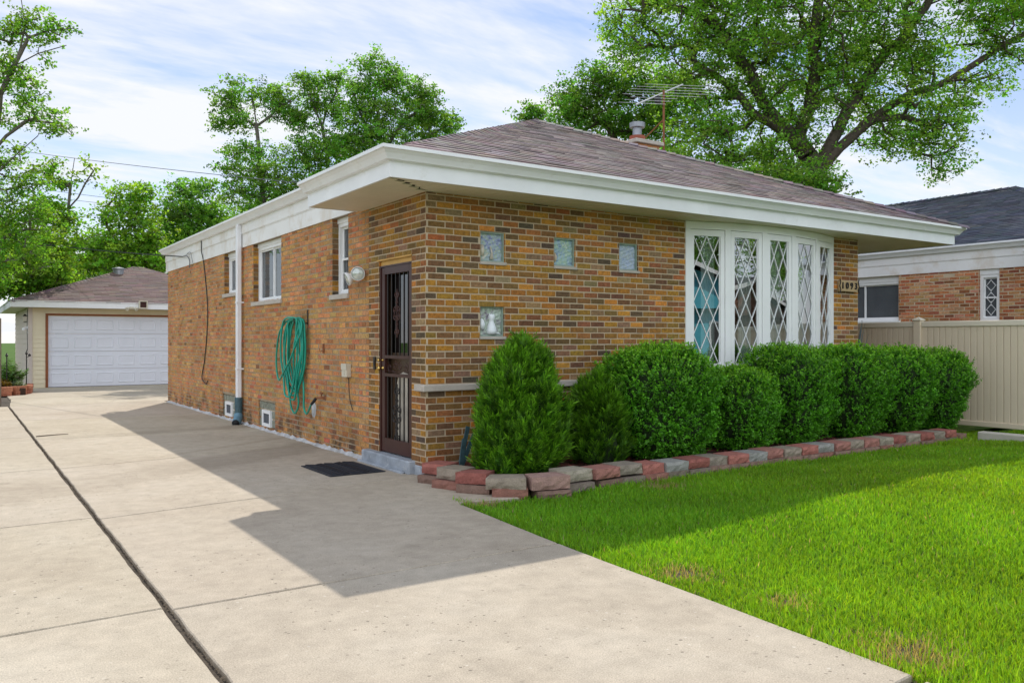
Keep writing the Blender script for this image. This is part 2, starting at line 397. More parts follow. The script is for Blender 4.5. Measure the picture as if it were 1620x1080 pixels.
def f_lawn(t,c):
    n=NN(t,'ShaderNodeTexNoise',{0:c,'Scale':6.,'Detail':6.,'Roughness':.7})
    col=ramp(t,n.outputs[0],[(.3,(.035,.075,.012)),(.6,(.06,.11,.018)),(.75,(.26,.20,.10))])
    return col,NN(t,'ShaderNodeTexNoise',{0:c,'Scale':60.,'Detail':3.}).outputs[0]
M['lawnbase']=sheet('lawn_soil',f_lawn,.95,.1,.6)
def f_far(t,c):
    n=NN(t,'ShaderNodeTexNoise',{0:c,'Scale':.5,'Detail':8.,'Roughness':.7})
    return ramp(t,n.outputs[0],[(.3,(.05,.10,.015)),(.7,(.085,.16,.025))]),None
M['farground']=sheet('far_grass',f_far,.95,.1)
def f_asph(t,c):
    n=NN(t,'ShaderNodeTexNoise',{0:c,'Scale':90.,'Detail':3.})
    return ramp(t,n.outputs[0],[(.3,(.035,)*3),(.7,(.075,)*3)]),n.outputs[0]
M['asphalt']=sheet('street_asphalt',f_asph,.9,.2)
M['walk']=surf('sidewalk_concrete',(.52,.48,.41),.85,.12,3,.3,90,fine=.1)
def f_brickfar(t,c):
    sp=NN(t,'ShaderNodeSeparateXYZ',{0:c})
    cc=NN(t,'ShaderNodeCombineXYZ',{0:math_(t,'ADD',sp.outputs[0],sp.outputs[1]),1:sp.outputs[2]})
    b=NN(t,'ShaderNodeTexBrick',{0:cc.outputs[0],'Color1':(.30,.10,.05,1),'Color2':(.17,.06,.035,1),'Mortar':(.3,.25,.2,1),'Scale':1.,'Mortar Size':.008,'Brick Width':.2,'Row Height':.067})
    return b.outputs[0],None
M['brickfar']=sheet('far_brick',f_brickfar)
M['teal']=surf('turquoise_siding',(.10,.50,.62),.6,.06,2)
M['slate']=surf('slate_shingle',(1,1,1),.9,.2,1.2,.5,100,tint=True,fine=.2,fscale=120)
def shift(mb,off):
    mb.v=[(v[0]+off[0],v[1]+off[1],v[2]+off[2]) for v in mb.v]; return mb
def wpick(pal):
    r=random.random()*sum(w for w,_ in pal)
    for w,c in pal:
        r-=w
        if r<=0: return c
    return pal[-1][1]
# ================================================================== GROUND
def np_grid_obj(name,fn,x0,x1,y0,y1,nx,ny,mat):
    xs=np.linspace(x0,x1,nx); ys=np.linspace(y0,y1,ny); X,Y=np.meshgrid(xs,ys); Z=fn(X,Y)
    V=np.stack([X.ravel(),Y.ravel(),Z.ravel()],1)
    i=np.arange((nx-1)*(ny-1)); r=i//(nx-1); c=i%(nx-1); a=r*nx+c
    return np_obj(name,V,np.stack([a,a+1,a+nx+1,a+nx],1),mat,smooth=True)
mb=MB(); mb.quad((-450,-450,-.06),(450,-450,-.06),(450,450,-.06),(-450,450,-.06))
tag(mb.build('ground',M['farground']),kind='structure')
mb=MB(); mb.quad((-450,-26,-.05),(450,-26,-.05),(450,-17,-.05),(-450,-17,-.05))
tag(mb.build('street',M['asphalt']),kind='structure')
mb=MB(); mb.box(-120,-14.2,-.05,120,-12.9,-.012); 
tag(mb.build('sidewalk',M['walk']),kind='structure')
# driveway slabs: joint positions along the x=-3.05 joint and along the house
mb=MB()
Lj=[-17,-5.75,-2.95,-.35,2.69,5.88,9.15,12.75]; Rj=[-17,-5.55,-2.94,.07,3.12,5.25,8.6,12.75]
def slab(P,z=0.,dep=.08,ch=.006):
    tone=random.uniform(.95,1.05); mb.col=(tone,tone*random.uniform(.985,1.01),tone*random.uniform(.97,1.01))
    Q=[]
    for i,p in enumerate(P):
        q=P[(i+1)%len(P)]; Q.append(p); L=math.dist(p,q); k=int(L/.11)
        if k<2: continue
        nx_,ny_=-(q[1]-p[1])/L,(q[0]-p[0])/L; amp=.0022 if abs(p[0]-q[0])>.5 or abs(p[0]+3.05)>.3 else .0032
        for j in range(1,k): t=j/k; o=random.uniform(-amp,amp)+amp*.8*math.sin(j*.5+p[0]); Q.append((p[0]+(q[0]-p[0])*t+nx_*o,p[1]+(q[1]-p[1])*t+ny_*o))
    P=Q; n=len(P); vs=[]; ar=sum(P[i][0]*P[(i+1)%n][1]-P[(i+1)%n][0]*P[i][1] for i in range(n)); sgn=1 if ar>0 else -1
    def inset(d):
        r=[]
        for i in range(n):
            p=Vector(P[i]); e1=(p-Vector(P[i-1])).normalized(); e2=(Vector(P[(i+1)%n])-p).normalized()
            m1=Vector((-e1.y,e1.x))*sgn; m2=Vector((-e2.y,e2.x))*sgn
            r.append(p+(m1+m2)/(1+max(-.5,m1.dot(m2)))*d)
        return r
    A=inset(.0095); B=inset(.0095+ch)
    vs=[(p.x,p.y,z-dep) for p in A]+[(p.x,p.y,z-ch) for p in A]+[(p.x,p.y,z) for p in B]
    fs=[tuple(range(2*n,3*n))]
    for k in (0,1):
        for i in range(n): fs.append((k*n+i,k*n+(i+1)%n,(k+1)*n+(i+1)%n,(k+1)*n+i))
    mb.add(vs,fs)
for i in range(len(Lj)-1):
    a,b=Lj[i],Lj[i+1]; c,d=Rj[i],Rj[i+1]
    if i==0: P=[(-3.04,a),(-.75,c),(-.667,-5.6),(-3.04,b)]
    elif i==1: P=[(-3.04,a),(-.655,c),(-.548,-3.21),(-.53,d),(-3.04,b)]
    elif i==2: P=[(-3.04,a),(-.53,c),(-.40,-1.35),(.25,-1.45),(.25,-.6),(.0,d),(-3.04,b)]
    else: P=[(-3.04,a),(-.005,c),(-.005,d),(-3.04,b)]
    slab(P)
LL=[-17,-5.75,-2.9,-.27,2.72,6.2,9.3,12.75]
for i in range(len(LL)-1): slab([(-5.4,LL[i]-.05),(-3.062,LL[i]),(-3.062,LL[i+1]),(-5.4,LL[i+1]-.05)])
for a,b in ((12.75,15.3),(15.3,19.5),(19.5,20.6)):
    slab([(-3.05+(.0 if a<13 else .12),a),(1.2,a),(1.2,b),(-2.9,b)]); slab([(1.2,a),(5.2,a),(5.2,b),(1.2,b)])
tag(mb.build('driveway',M['concrete'],tint=True),kind='structure')
mb=MB(); mb.quad((-5.4,-17,-.03),(0,-17,-.03),(0,12.7,-.03),(-5.4,12.7,-.03)); mb.quad((-5.4,12.7,-.03),(5.2,12.7,-.03),(5.2,20.6,-.03),(-5.4,20.6,-.03))
tag(mb.build('joint_dirt',surf('joint_dirt',(.075,.06,.045),.95,.4,20,.8,60)),kind='structure')
# debris that fills the wide joint
V=[];F=[]
for i in range(2600):
    y=rng.uniform(-6,12); x=-3.051+rng.normal()*.007; s=rng.uniform(.003,.010); z=-.012+rng.uniform(0,.012); a=rng.uniform(0,6.28)
    b=len(V); V+=[(x+s*math.cos(a),y+s*math.sin(a),z),(x-s*math.sin(a),y+s*math.cos(a),z+s*.6),(x-s*math.cos(a)*.8,y-s*math.sin(a),z)]; F.append((b,b+1,b+2))
tag(np_obj('joint_debris',V,F,surf('debris',(.10,.075,.05),.95,.3,30)),kind='stuff')
# twig lying on the drive
mb=MB(); p0=at(57,691,1309*1.387/153); mb.tube([(p0.x,p0.y,.008),(p0.x+.22,p0.y+.03,.014),(p0.x+.42,p0.y+.12,.008)],[.008,.007,.004],6)
tag(mb.build('twig',M['bark'],loc=(p0.x,p0.y,0)),'thin brown twig lying on the far part of the driveway by the long joint','twig')
# lawn
def lawn_z(X,Y):
    X=np.asarray(X,dtype=float); Y=np.asarray(Y,dtype=float)
    t=np.clip((X+.5)/4.5,0,1); t=t*t*(3-2*t)
    f=np.clip((-Y-1.5)/1.4,0.,1.)
    return -.04+.10*t*f+.02*t
def edge_x(Y):   # right edge of the drive
    return np.interp(-np.asarray(Y,dtype=float),[0,1.19,1.5,3.21,5.6,17],[-.36,-.376,-.40,-.548,-.667,-.75])
nx,ny=60,90
ys=np.linspace(-12.8,-1.0,ny); V=[]
for y in ys:
    e=float(edge_x(y))-.0
    if y>-1.35: e=.2
    for i in range(nx): x=e+(12.2-e)*i/(nx-1); V.append((x,y,float(lawn_z(x,y))))
F=[(r*nx+c,r*nx+c+1,(r+1)*nx+c+1,(r+1)*nx+c) for r in range(ny-1) for c in range(nx-1)]
tag(np_obj('lawn',V,F,M['lawnbase'],smooth=True),kind='structure')
mb=MB(); mb.quad((7.35,-1.0,.03),(12.45,-1.0,.03),(12.45,14,.03),(7.35,14,.03)); mb.quad((-14,-12.8,-.04),(-5.42,-12.8,-.04),(-5.42,30,-.04),(-14,30,-.04))
tag(mb.build('side_yard',M['lawnbase']),kind='structure')
# ---- grass blades (denser near the camera)
def grass(n_try,x0,x1,y0,y1,dens,hmul=1.,tall=None):
    x=rng.uniform(x0,x1,n_try); y=rng.uniform(y0,y1,n_try)
    d=np.hypot(x-CAM.x,y-CAM.y)
    base=n_try/((x1-x0)*(y1-y0))
    keep=(rng.uniform(0,1,n_try)<dens(d)/base)&(x>edge_x(y)+.0+rng.uniform(-.02,.02,n_try))
    # curb and block arc stay clear
    keep&=~((x>7.70)&(x<7.98)&(y<-1.5)); keep&=~((x<.95)&(y>-1.45-.0*x)&(np.hypot(x-.55,(y+.9))<.78))
    keep&=~((y>-1.40)&(x>.6)&(x<7.45))
    # dry patches
    for cx_,cy_,rr,k in ((-.33,-3.90,.13,.8),(-.28,-4.62,.09,.6),(-.42,-5.38,.15,.75),(-.2,-1.42,.14,.5),(1.6,-1.75,.14,.3)):
        q=np.exp(-(((x-cx_)**2+(y-cy_)**2)/rr**2)); keep&=~(rng.uniform(0,1,n_try)<q*k)
    x,y,d=x[keep],y[keep],d[keep]; n=len(x)
    z=lawn_z(x,y)
    cl=np.sin(x*3.1+np.sin(y*2.3)*1.7)*np.cos(y*2.7+np.sin(x*1.9))
    h=(rng.uniform(.026,.055,n)*(1+.22*cl)+.010)*hmul
    w=np.clip(.0013+.00045*d,.0025,.009)*rng.uniform(.7,1.3,n)
    a=rng.uniform(0,2*np.pi,n); la=rng.uniform(0,2*np.pi,n); lean=np.abs(rng.normal(.38,.28,n))
    dx,dy=np.cos(a)*w,np.sin(a)*w; lx,ly=np.cos(la)*np.sin(lean)*h,np.sin(la)*np.sin(lean)*h; up=np.cos(lean)*h
    V=np.empty((n,5,3),dtype=np.float32)
    V[:,0]=np.stack([x-dx,y-dy,z-.01],1); V[:,1]=np.stack([x+dx,y+dy,z-.01],1)
    V[:,2]=np.stack([x+dx*.8+lx*.4,y+dy*.8+ly*.4,z+up*.6],1); V[:,3]=np.stack([x-dx*.8+lx*.4,y-dy*.8+ly*.4,z+up*.6],1)
    V[:,4]=np.stack([x+lx*1.15,y+ly*1.15,z+up],1)
    b=(np.arange(n)*5)[:,None]
    F=np.concatenate([b+np.array([[0,1,2]]),b+np.array([[0,2,3]]),b+np.array([[3,2,4]])])
    t=rng.uniform(.72,1.3,n); T=np.stack([t*rng.uniform(.85,1.25,n),t,t*rng.uniform(.7,1.3,n)],1)
    T*= (1+.13*cl)[:,None]
    big=np.sin(x*.9+1.3)*np.sin(y*.8+x*.35); T[:,0]*=1+.12*big
    dry=rng.uniform(0,1,n)<.012
    for cx_,cy_,rr in ((-.33,-3.90,.15),(-.28,-4.62,.10),(-.42,-5.38,.17),(-.2,-1.42,.16),(1.6,-1.75,.16)):
        dry|=rng.uniform(0,1,n)<.9*np.exp(-(((x-cx_)**2+(y-cy_)**2)/rr**2))
    T[dry]=np.array([2.5,1.02,9.])*rng.uniform(.6,1.1,(dry.sum(),1))
    pale=(rng.uniform(0,1,n)<.05); T[pale]*=np.array([1.5,1.35,1.5])
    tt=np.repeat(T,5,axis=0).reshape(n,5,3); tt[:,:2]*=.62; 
    return V.reshape(-1,3),F,tt.reshape(-1,3)
parts=[grass(520000,-.8,3.2,-7.2,-1.3,lambda d:np.clip(62000/d**1.25,2500,21000)),
       grass(330000,3.2,9.6,-8.0,-1.25,lambda d:np.clip(62000/d**1.25,2500,9000)),
       grass(30000,7.45,9.0,-1.25,2.0,lambda d:np.full_like(d,3500.))]
parts.append(grass(9000,.2,7.6,-1.66,-1.44,lambda d:np.full_like(d,2200.),1.5))
parts.append(grass(9000,-.75,-.3,-7.,-1.2,lambda d:np.full_like(d,2600.),1.35))
Vs=[];Fs=[];Ts=[];b=0
for v,f,t in parts: Vs.append(v);Fs.append(f+b);Ts.append(t);b+=len(v)
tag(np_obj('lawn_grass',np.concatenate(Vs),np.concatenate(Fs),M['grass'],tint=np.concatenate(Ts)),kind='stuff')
mb=MB(); mb.box(7.77,-12.8,-.05,7.93,-1.55,.125,bev=.012)
tag(mb.build('concrete_curb',M['walk'],loc=(7.85,-1.6,0)),'narrow pale concrete curb running through the lawn beside the tan fence','curb')
# ================================================================== BRICK WALLS
PAL_FACE=[(24,(.30,.165,.045)),(15,(.38,.20,.042)),(7,(.50,.25,.055)),(18,(.215,.12,.052)),(11,(.155,.092,.055)),(5,(.10,.075,.062)),(9,(.24,.165,.11)),(3,(.31,.225,.15)),(6,(.34,.145,.058)),(5,(.26,.13,.065))]
PAL_COM=[(32,(.48,.255,.115)),(26,(.51,.285,.13)),(12,(.47,.22,.11)),(12,(.54,.32,.16)),(7,(.36,.17,.07)),(3,(.45,.17,.09)),(6,(.40,.235,.12)),(1,(.24,.12,.06))]
PAL_PINK=[(25,(.46,.20,.11)),(20,(.38,.14,.08)),(15,(.50,.28,.17)),(10,(.44,.26,.13)),(8,(.25,.10,.06)),(8,(.52,.33,.22))]
BL,BH=.2035,.0669
def wall_rects(u0,u1,z0,z1,holes):
    us=sorted({u0,u1,*[h[0] for h in holes],*[h[1] for h in holes]}); zs=sorted({z0,z1,*[h[2] for h in holes],*[h[3] for h in holes]})
    for i in range(len(us)-1):
        for j in range(len(zs)-1):
            a,b,c,d=us[i],us[i+1],zs[j],zs[j+1]; mu,mz=(a+b)/2,(c+d)/2
            if a<u0-1e-6 or b>u1+1e-6 or c<z0-1e-6 or d>z1+1e-6: continue
            if any(h[0]<mu<h[1] and h[2]<mz<h[3] for h in holes): continue
            yield a,b,c,d
def brick_wall(name,parent,mp,u0,u1,z0,z1,holes,mats,pal,joint=.010,ph=0.,proud=.0045,rough=0.,reveal=.11,soldier=None,thick=.2,header=0):
    mb=MB()
    for a,b,c,d in wall_rects(u0,u1,z0,z1,holes):
        mb.quad(mp(a,0,c),mp(b,0,c),mp(b,0,d),mp(a,0,d),1)
        if thick: mb.quad(mp(a,-thick,c),mp(b,-thick,c),mp(b,-thick,d),mp(a,-thick,d),1)
    nrow=int(round((z1-z0)/BH))+1; j=joint/2
    for k in range(nrow):
        za=z0+k*BH; zb=min(za+BH,z1)
        if zb-za<.02: continue
        hs=sorted([h for h in holes if h[2]<(za+zb)/2<h[3]]); segs=[];s=u0
        for h in hs: segs.append((s,h[0])); s=max(s,h[1])
        segs.append((s,u1))
        hd=header and k%header==header-1; L=BL/2 if hd else BL
        off=ph+(BL/2 if k%2 else 0)
        n0=int(math.floor((u0-off)/L))-1; n1=int(math.ceil((u1-off)/L))+1
        for i in range(n0,n1):
            ja=random.gauss(0,.006*rough); a=off+i*L+ja; b=off+(i+1)*L+random.gauss(0,.004*rough)
            for sa,sb in segs:
                p=max(a,sa); q=min(b,sb)
                if q-p<.025: continue
                p2=p+(j if p>u0+1e-4 else 0); q2=q-(j if q<u1-1e-4 else 0)
                e=proud*random.uniform(.7,1.15)+random.gauss(0,.0012)*rough
                m=.0022; r=lambda: random.gauss(0,.0009+.0016*rough)
                y0,y1=za+j+r(),zb-j+r(); p3,q3=p2+r(),q2+r()
                mb.col=tuple(max(.004,c*random.uniform(.86,1.14)) for c in wpick(pal))
                mb.add([mp(p3,-.004,y0),mp(q3,-.004,y0),mp(q3,-.004,y1),mp(p3,-.004,y1),
                        mp(p3+m,e,y0+m),mp(q3-m,e+r()*.4,y0+m),mp(q3-m,e,y1-m),mp(p3+m,e+r()*.4,y1-m)],
                       [(4,5,6,7),(0,1,5,4),(1,2,6,5),(2,3,7,6),(3,0,4,7)],0)
    # reveals of the openings, one brick per course
    for h in holes:
        if len(h)>4 and h[4]==0: continue
        for side,uu,sg in ((0,h[0],1),(1,h[1],-1)):
            mb.quad(mp(uu,0,h[2]),mp(uu,-thick,h[2]),mp(uu,-thick,h[3]),mp(uu,0,h[3]),1)
            k0=int((h[2]-z0)/BH); k1=int((h[3]-z0)/BH)+1
            for k in range(k0,k1):
                a,b=max(h[2],z0+k*BH)+j,min(h[3],z0+(k+1)*BH)-j
                if b-a<.02: continue
                mb.col=tuple(c*random.uniform(.86,1.14) for c in wpick(h[5] if len(h)>5 else pal))
                e=.003*sg
                mb.add([mp(uu+e,.001,a),mp(uu+e,-reveal,a),mp(uu+e,-reveal,b),mp(uu+e,.001,b),mp(uu,.001,a),mp(uu,-reveal,a),mp(uu,-reveal,b),mp(uu,.001,b)],
                       [(0,1,2,3),(0,1,5,4),(3,2,6,7),(0,3,7,4)],0)
        mb.quad(mp(h[0],0,h[3]),mp(h[1],0,h[3]),mp(h[1],-thick,h[3]),mp(h[0],-thick,h[3]),1)
        mb.quad(mp(h[0],0,h[2]),mp(h[1],0,h[2]),mp(h[1],-thick,h[2]),mp(h[0],-thick,h[2]),1)
    return mb.build(name,mats,parent,tint=True)
# ================================================================== ROOF SHELL
PAL_MAUVE=[(34,(.195,.155,.155)),(24,(.22,.178,.176)),(16,(.165,.13,.13)),(6,(.25,.205,.20)),(5,(.11,.084,.084)),(8,(.175,.125,.12))]
PAL_SLATE=[(30,(.075,.083,.11)),(20,(.095,.10,.13)),(15,(.06,.065,.085)),(5,(.13,.13,.15))]
PAL_GARAGE=[(30,(.15,.10,.095)),(20,(.18,.125,.115)),(15,(.125,.085,.08))]
def slope(mb,A,B,C,D,pal,row=.128,tab=.26,lift=.008,ragged=1.):
    A,B,C,D=map(Vector,(A,B,C,D)); e=(B-A).normalized(); up=(D-A)-e*((D-A).dot(e)); H=up.length; up.normalize()
    nrm=e.cross(up); nrm=nrm if nrm.z>0 else -nrm; n=max(1,int(round(H/row)))
    l=lambda s:(D-A).dot(e)*s; r=lambda s:(B-A).dot(e)+((C-B).dot(e))*s
    mb.add([A-nrm*.004,B-nrm*.004,C-nrm*.004,D-nrm*.004],[(0,1,2,3)],1)
    for k in range(n):
        s0,s1=k/n,(k+1)/n; l0,l1,r0,r1=l(s0),l(s1),r(s0),r(s1)
        x=min(0,l0,l1)-tab-(k%2)*tab*.5+random.uniform(-.02,.02); xe=max(r0,r1)
        while x<xe:
            w=tab*random.choice((1,1,1,.96,1.04)); a,b=x+.0025,x+w-.0025; x+=w
            a0,b0=max(a,l0),min(b,r0); a1,b1=max(a,l1),min(b,r1)
            if b0-a0<.01 and b1-a1<.01: continue
            if b0<a0: a0=b0=(a0+b0)/2
            if b1<a1: a1=b1=(a1+b1)/2
            dz=random.choice((0,0,-.006,.004,-.010))*ragged; lf=lift*random.uniform(.7,1.5)
            mb.col=tuple(c*random.uniform(.9,1.1) for c in wpick(pal))
            P0=A+up*(H*s0+dz); P1=A+up*(H*s1)
            v=[P0+e*a0+nrm*lf,P0+e*b0+nrm*lf,P1+e*b1+nrm*.001,P1+e*a1+nrm*.001,P0+e*a0-nrm*.003,P0+e*b0-nrm*.003]
            mb.add(v,[(0,1,2,3),(4,5,1,0),(4,0,3),(5,2,1)],0)
def ridge_caps(mb,P,Q,pal,w=.13,step=.16):
    P,Q=Vector(P),Vector(Q); d=(Q-P); L=d.length; d.normalize(); s=d.cross(Vector((0,0,1))).normalized(); n=int(L/step)
    for i in range(n):
        a=P+d*(i*L/n-.02); b=P+d*((i+1)*L/n); lf=.022*random.uniform(.8,1.2)
        mb.col=tuple(c*random.uniform(.85,1.2) for c in wpick(pal)); dn=Vector((0,0,w*.36))
        A=[a-s*w-dn+Vector((0,0,lf)),a+Vector((0,0,lf+.012)),a+s*w-dn+Vector((0,0,lf))]; B=[b-s*w-dn+Vector((0,0,.006)),b+Vector((0,0,.018)),b+s*w-dn+Vector((0,0,.006))]
        lo=[q-Vector((0,0,.014)) for q in A]
        mb.add(A+B+lo,[(0,1,4,3),(1,2,5,4),(6,7,1,0),(7,8,2,1),(6,0,3),(8,5,2)],0)
GUT=[(0.,.0),(.052,.004),(.062,.022),(.082,.052),(.110,.078),(.128,.086),(.128,.118),(.116,.118),(.114,.098),(.0,.10)]
def shell(root,off,pal,smat,XR=9.15,YR=12.9,fas=None):
    S=lambda mb:shift(mb,off); fas=fas or M['alum']
    xr=XR+.12; cx_=(xr-.62)/2; ax=cx_; ayf=cx_-.62+.41; zr=5.153; yb=YR-ayf-.4
    zm=3.15+.6/(ax+.62)*(zr-3.15); ym=-.62+.6/(ax+.62)*(ayf+.62)
    mb=MB()
    slope(mb,(-.62,-.62,3.155),(xr,-.62,3.155),(ax,ayf,zr),(ax,ayf,zr),pal)
    slope(mb,(-.02,YR,zm),(-.02,ym,zm),(ax,ayf,zr),(ax,yb,zr),pal)
    slope(mb,(-.62,1.66,3.155),(-.62,-.62,3.155),(-.02,ym,zm),(-.02,1.66,zm),pal)
    slope(mb,(xr,-.62,3.155),(xr,YR,3.155),(ax,yb,zr),(ax,ayf,zr),pal,row=.2)
    slope(mb,(xr,YR,3.155),(-.02,YR,3.3),(ax,yb,zr),(ax,yb,zr),pal,row=.2)
    mb.quad((-.62,1.66,3.10),(-.02,1.66,3.10),(-.02,1.66,zm),(-.62,1.66,3.155),1)
    roof=S(mb).build('roof',[smat,M['shingle_under']],root,tint=True)
    mb=MB()
    ridge_caps(mb,(-.40,-.40+.4*.03,3.235),(ax,ayf,zr+.01),pal); ridge_caps(mb,(xr,-.62,3.17),(ax,ayf,zr+.01),pal)
    ridge_caps(mb,(ax,ayf,zr+.01),(ax,yb,zr+.01),pal)
    S(mb).build('ridge_cap',[smat,M['shingle_under']],roof,tint=True)
    # wide front fascia and gutter
    path=[(-.64,1.64),(-.64,-.505),(XR,-.505),(XR,YR)]
    mb=MB(); mb.sweep(path,[(-.025,2.895),(0,2.895),(0,3.04),(.012,3.04),(.012,3.055),(-.025,3.055)])
    mb.box(-.62,1.615,2.895,-.045,1.64,3.10)
    f=S(mb).build('fascia',fas,root)
    mb=MB(); mb.sweep(path,GUT,3.046); S(mb).build('gutter',M['alum'],root)
    mb=MB(); mb.sweep([(-.04,YR-.4),(-.04,1.645)],GUT,zm-.095); S(mb).build('gutter',M['alum'],root)
    for xs in (2.35,5.45,8.2):
        mb=MB(); mb.sweep([(xs,-.505),(xs+.035,-.505)],[(o*1.0+(.0035 if o>0 else 0),z-.0035 if z<.01 else z+.002) for o,z in GUT],3.046); S(mb).build('gutter_seam',M['alum'],root)
    # side frieze, two boards
    mb=MB(); mb.box(-.022,1.40,2.921,.0,YR-.45,3.14); S(mb).build('frieze_board',M['stainwhite'],root)
    mb=MB(); mb.box(-.038,1.645,3.144,.0,YR-.45,3.30); mb.box(-.03,1.645,3.13,-.0225,YR-.45,3.1435); S(mb).build('frieze_board',M['stainwhite'],root)
    # soffit planks
    mb=MB(); w=.098
    y=-.50
    while y<1.61:
        xe=0. if y>-.02 else max(-.62,min(0.,(y+.0)*1.25)); mb.box(-.615,y,2.900,xe if y>-.02 else xe,min(y+w-.008,1.612),2.912); y+=w
    x=-.60
    while x<XR-.02:
        y1=0. if x>0 else x*.8; mb.box(x,-.48,2.9005,min(x+w-.008,XR-.02),max(y1,-.47),2.9125)
        x+=w
    x=7.36
    while x<XR-.03: mb.box(x,0,2.9005,min(x+w-.008,XR-.02),YR-.1,2.9125); x+=w
    mb.quad((-.62,-.49,2.916),(XR-.01,-.49,2.916),(XR-.01,0,2.916),(-.62,0,2.916),1); mb.quad((-.62,0,2.916),(0,0,2.916),(0,1.62,2.916),(-.62,1.62,2.916),1)
    mb.quad((7.35,0,2.916),(XR-.02,0,2.916),(XR-.02,YR,2.916),(7.35,YR,2.916),1)
    S(mb).build('soffit',[M['soffit'],M['shingle_under']],root)
    return roof
mpF=lambda off=(0,0,0):(lambda u,o,z:(off[0]+u,off[1]-o,off[2]+z))
mpS=lambda off=(0,0,0):(lambda u,o,z:(off[0]-o,off[1]+u,off[2]+z))
mpR=lambda off=(0,0,0):(lambda u,o,z:(off[0]+7.35+o,off[1]+u,off[2]+z))
mpB=lambda off=(0,0,0):(lambda u,o,z:(off[0]+u,off[1]+12.33+o,off[2]+z))
# ================================================================== THE HOUSE
house=thing('brick_house',(0,0,0),'tan brown brick ranch house with mauve shingle roof, wide white eaves and bow window','house')
shell(house,(0,0,0),PAL_MAUVE,M['shingle'])
GB=[(.652,.965,2.225,2.545),(1.625,1.932,2.225,2.545),(2.590,2.897,2.225,2.545),(.648,.958,1.430,1.750)]
bay=(3.70,6.74,.93,2.9)
brick_wall('front_wall',house,mpF(),0.,7.35,0,2.9,[(g[0],g[1],g[2]-.03,g[3],1) for g in GB]+[(bay[0],bay[1],bay[2],bay[3],1)],[M['face_brick'],M['mortar']],PAL_FACE,ph=.02,joint=.0105,reveal=.09)
brick_wall('side_entry_wall',house,mpS(),.0,1.39,0,2.9,[(.31,1.12,0,2.285,1)],[M['face_brick'],M['mortar']],PAL_FACE,ph=.11,joint=.0105,reveal=.11)
WIN=[(6.85,7.61,2.20,2.92),(4.50,5.87,1.99,2.92),(2.00,2.51,1.955,2.92)]
BW=[(6.90,7.72,.05,.44),(4.78,5.60,.05,.45)]
FB=PAL_FACE
brick_wall('side_wall',house,mpS(),1.39,12.33,0,2.925,[(*w,1,FB) for w in WIN]+[(*w,1) for w in BW],[M['common_brick'],M['mortar_grey']],PAL_COM,joint=.011,ph=.05,rough=1.,proud=.004,header=6,thick=.2)
brick_wall('right_wall',house,mpR(),0,12.33,0,2.9,[],[M['common_brick'],M['mortar_grey']],PAL_COM,joint=.011,rough=.6)
brick_wall('rear_wall',house,mpB(),0,7.35,0,2.9,[],[M['common_brick'],M['mortar_grey']],PAL_COM,joint=.011,rough=.6)
mb=MB(); mb.box(-.055,-.055,.865,3.62,-.001,.935,bev=.008); mb.box(-.055,.0,.865,-.001,.16,.935,bev=.008)
mb.build('limestone_band',M['limestone'],house)
# interior
mb=MB(); mb.box(.21,.21,.35,7.14,12.1,.40,1)
mb.quad((.2,.2,2.88),(7.15,.2,2.88),(7.15,12.1,2.88),(.2,12.1,2.88)); mb.quad((.2,4.2,.4),(7.15,4.2,.4),(7.15,4.2,2.88),(.2,4.2,2.88))
mb.quad((2.9,.2,.4),(2.9,4.2,.4),(2.9,4.2,2.88),(2.9,.2,2.88))
mb.build('room_interior',[M['room'],M['roomfloor']],house)
# ---- bow window
bow=[(3.70,0.0),(4.30,-.16),(4.92,-.24),(5.52,-.24),(6.14,-.16),(6.74,0.0)]
bw=MB(); bw.add([(p[0],p[1],.90) for p in bow]+[(p[0],p[1],.955) for p in bow],[tuple(range(6))[::-1],tuple(range(6,12))]+[(i,i+1,i+7,i+6) for i in range(5)])
mb=bw
bayobj=None
mb=MB(); mb.sweep([(p[0],p[1]) for p in bow],[(-.06,.935),(.035,.935),(.035,.985),(.0,.992),(-.06,.992)])
mb.sweep([(p[0],p[1]) for p in bow],[(-.06,2.80),(.012,2.80),(.012,2.896),(-.06,2.896)])
for i,p in enumerate(bow):
    w=.045 if 0<i<5 else .038
    if i==0: d=(Vector(bow[1])-Vector(bow[0])).normalized(); q=Vector(p)+d*.03
    elif i==5: d=(Vector(bow[5])-Vector(bow[4])).normalized(); q=Vector(p)-d*.03
    else: d=(Vector(bow[i+1])-Vector(bow[i-1])).normalized(); q=Vector(p)
    n=Vector((d.y,-d.x)); c=Vector((q.x,q.y,1.896))-Vector((n.x,n.y,0))*.025
    mb.obox(c,Vector((d.x,d.y,0)),Vector((n.x,n.y,0)),Vector((0,0,1)),w if 0<i<5 else .032,.034,.905)
bayobj=mb.build('bow_window',M['white_trim'],house)
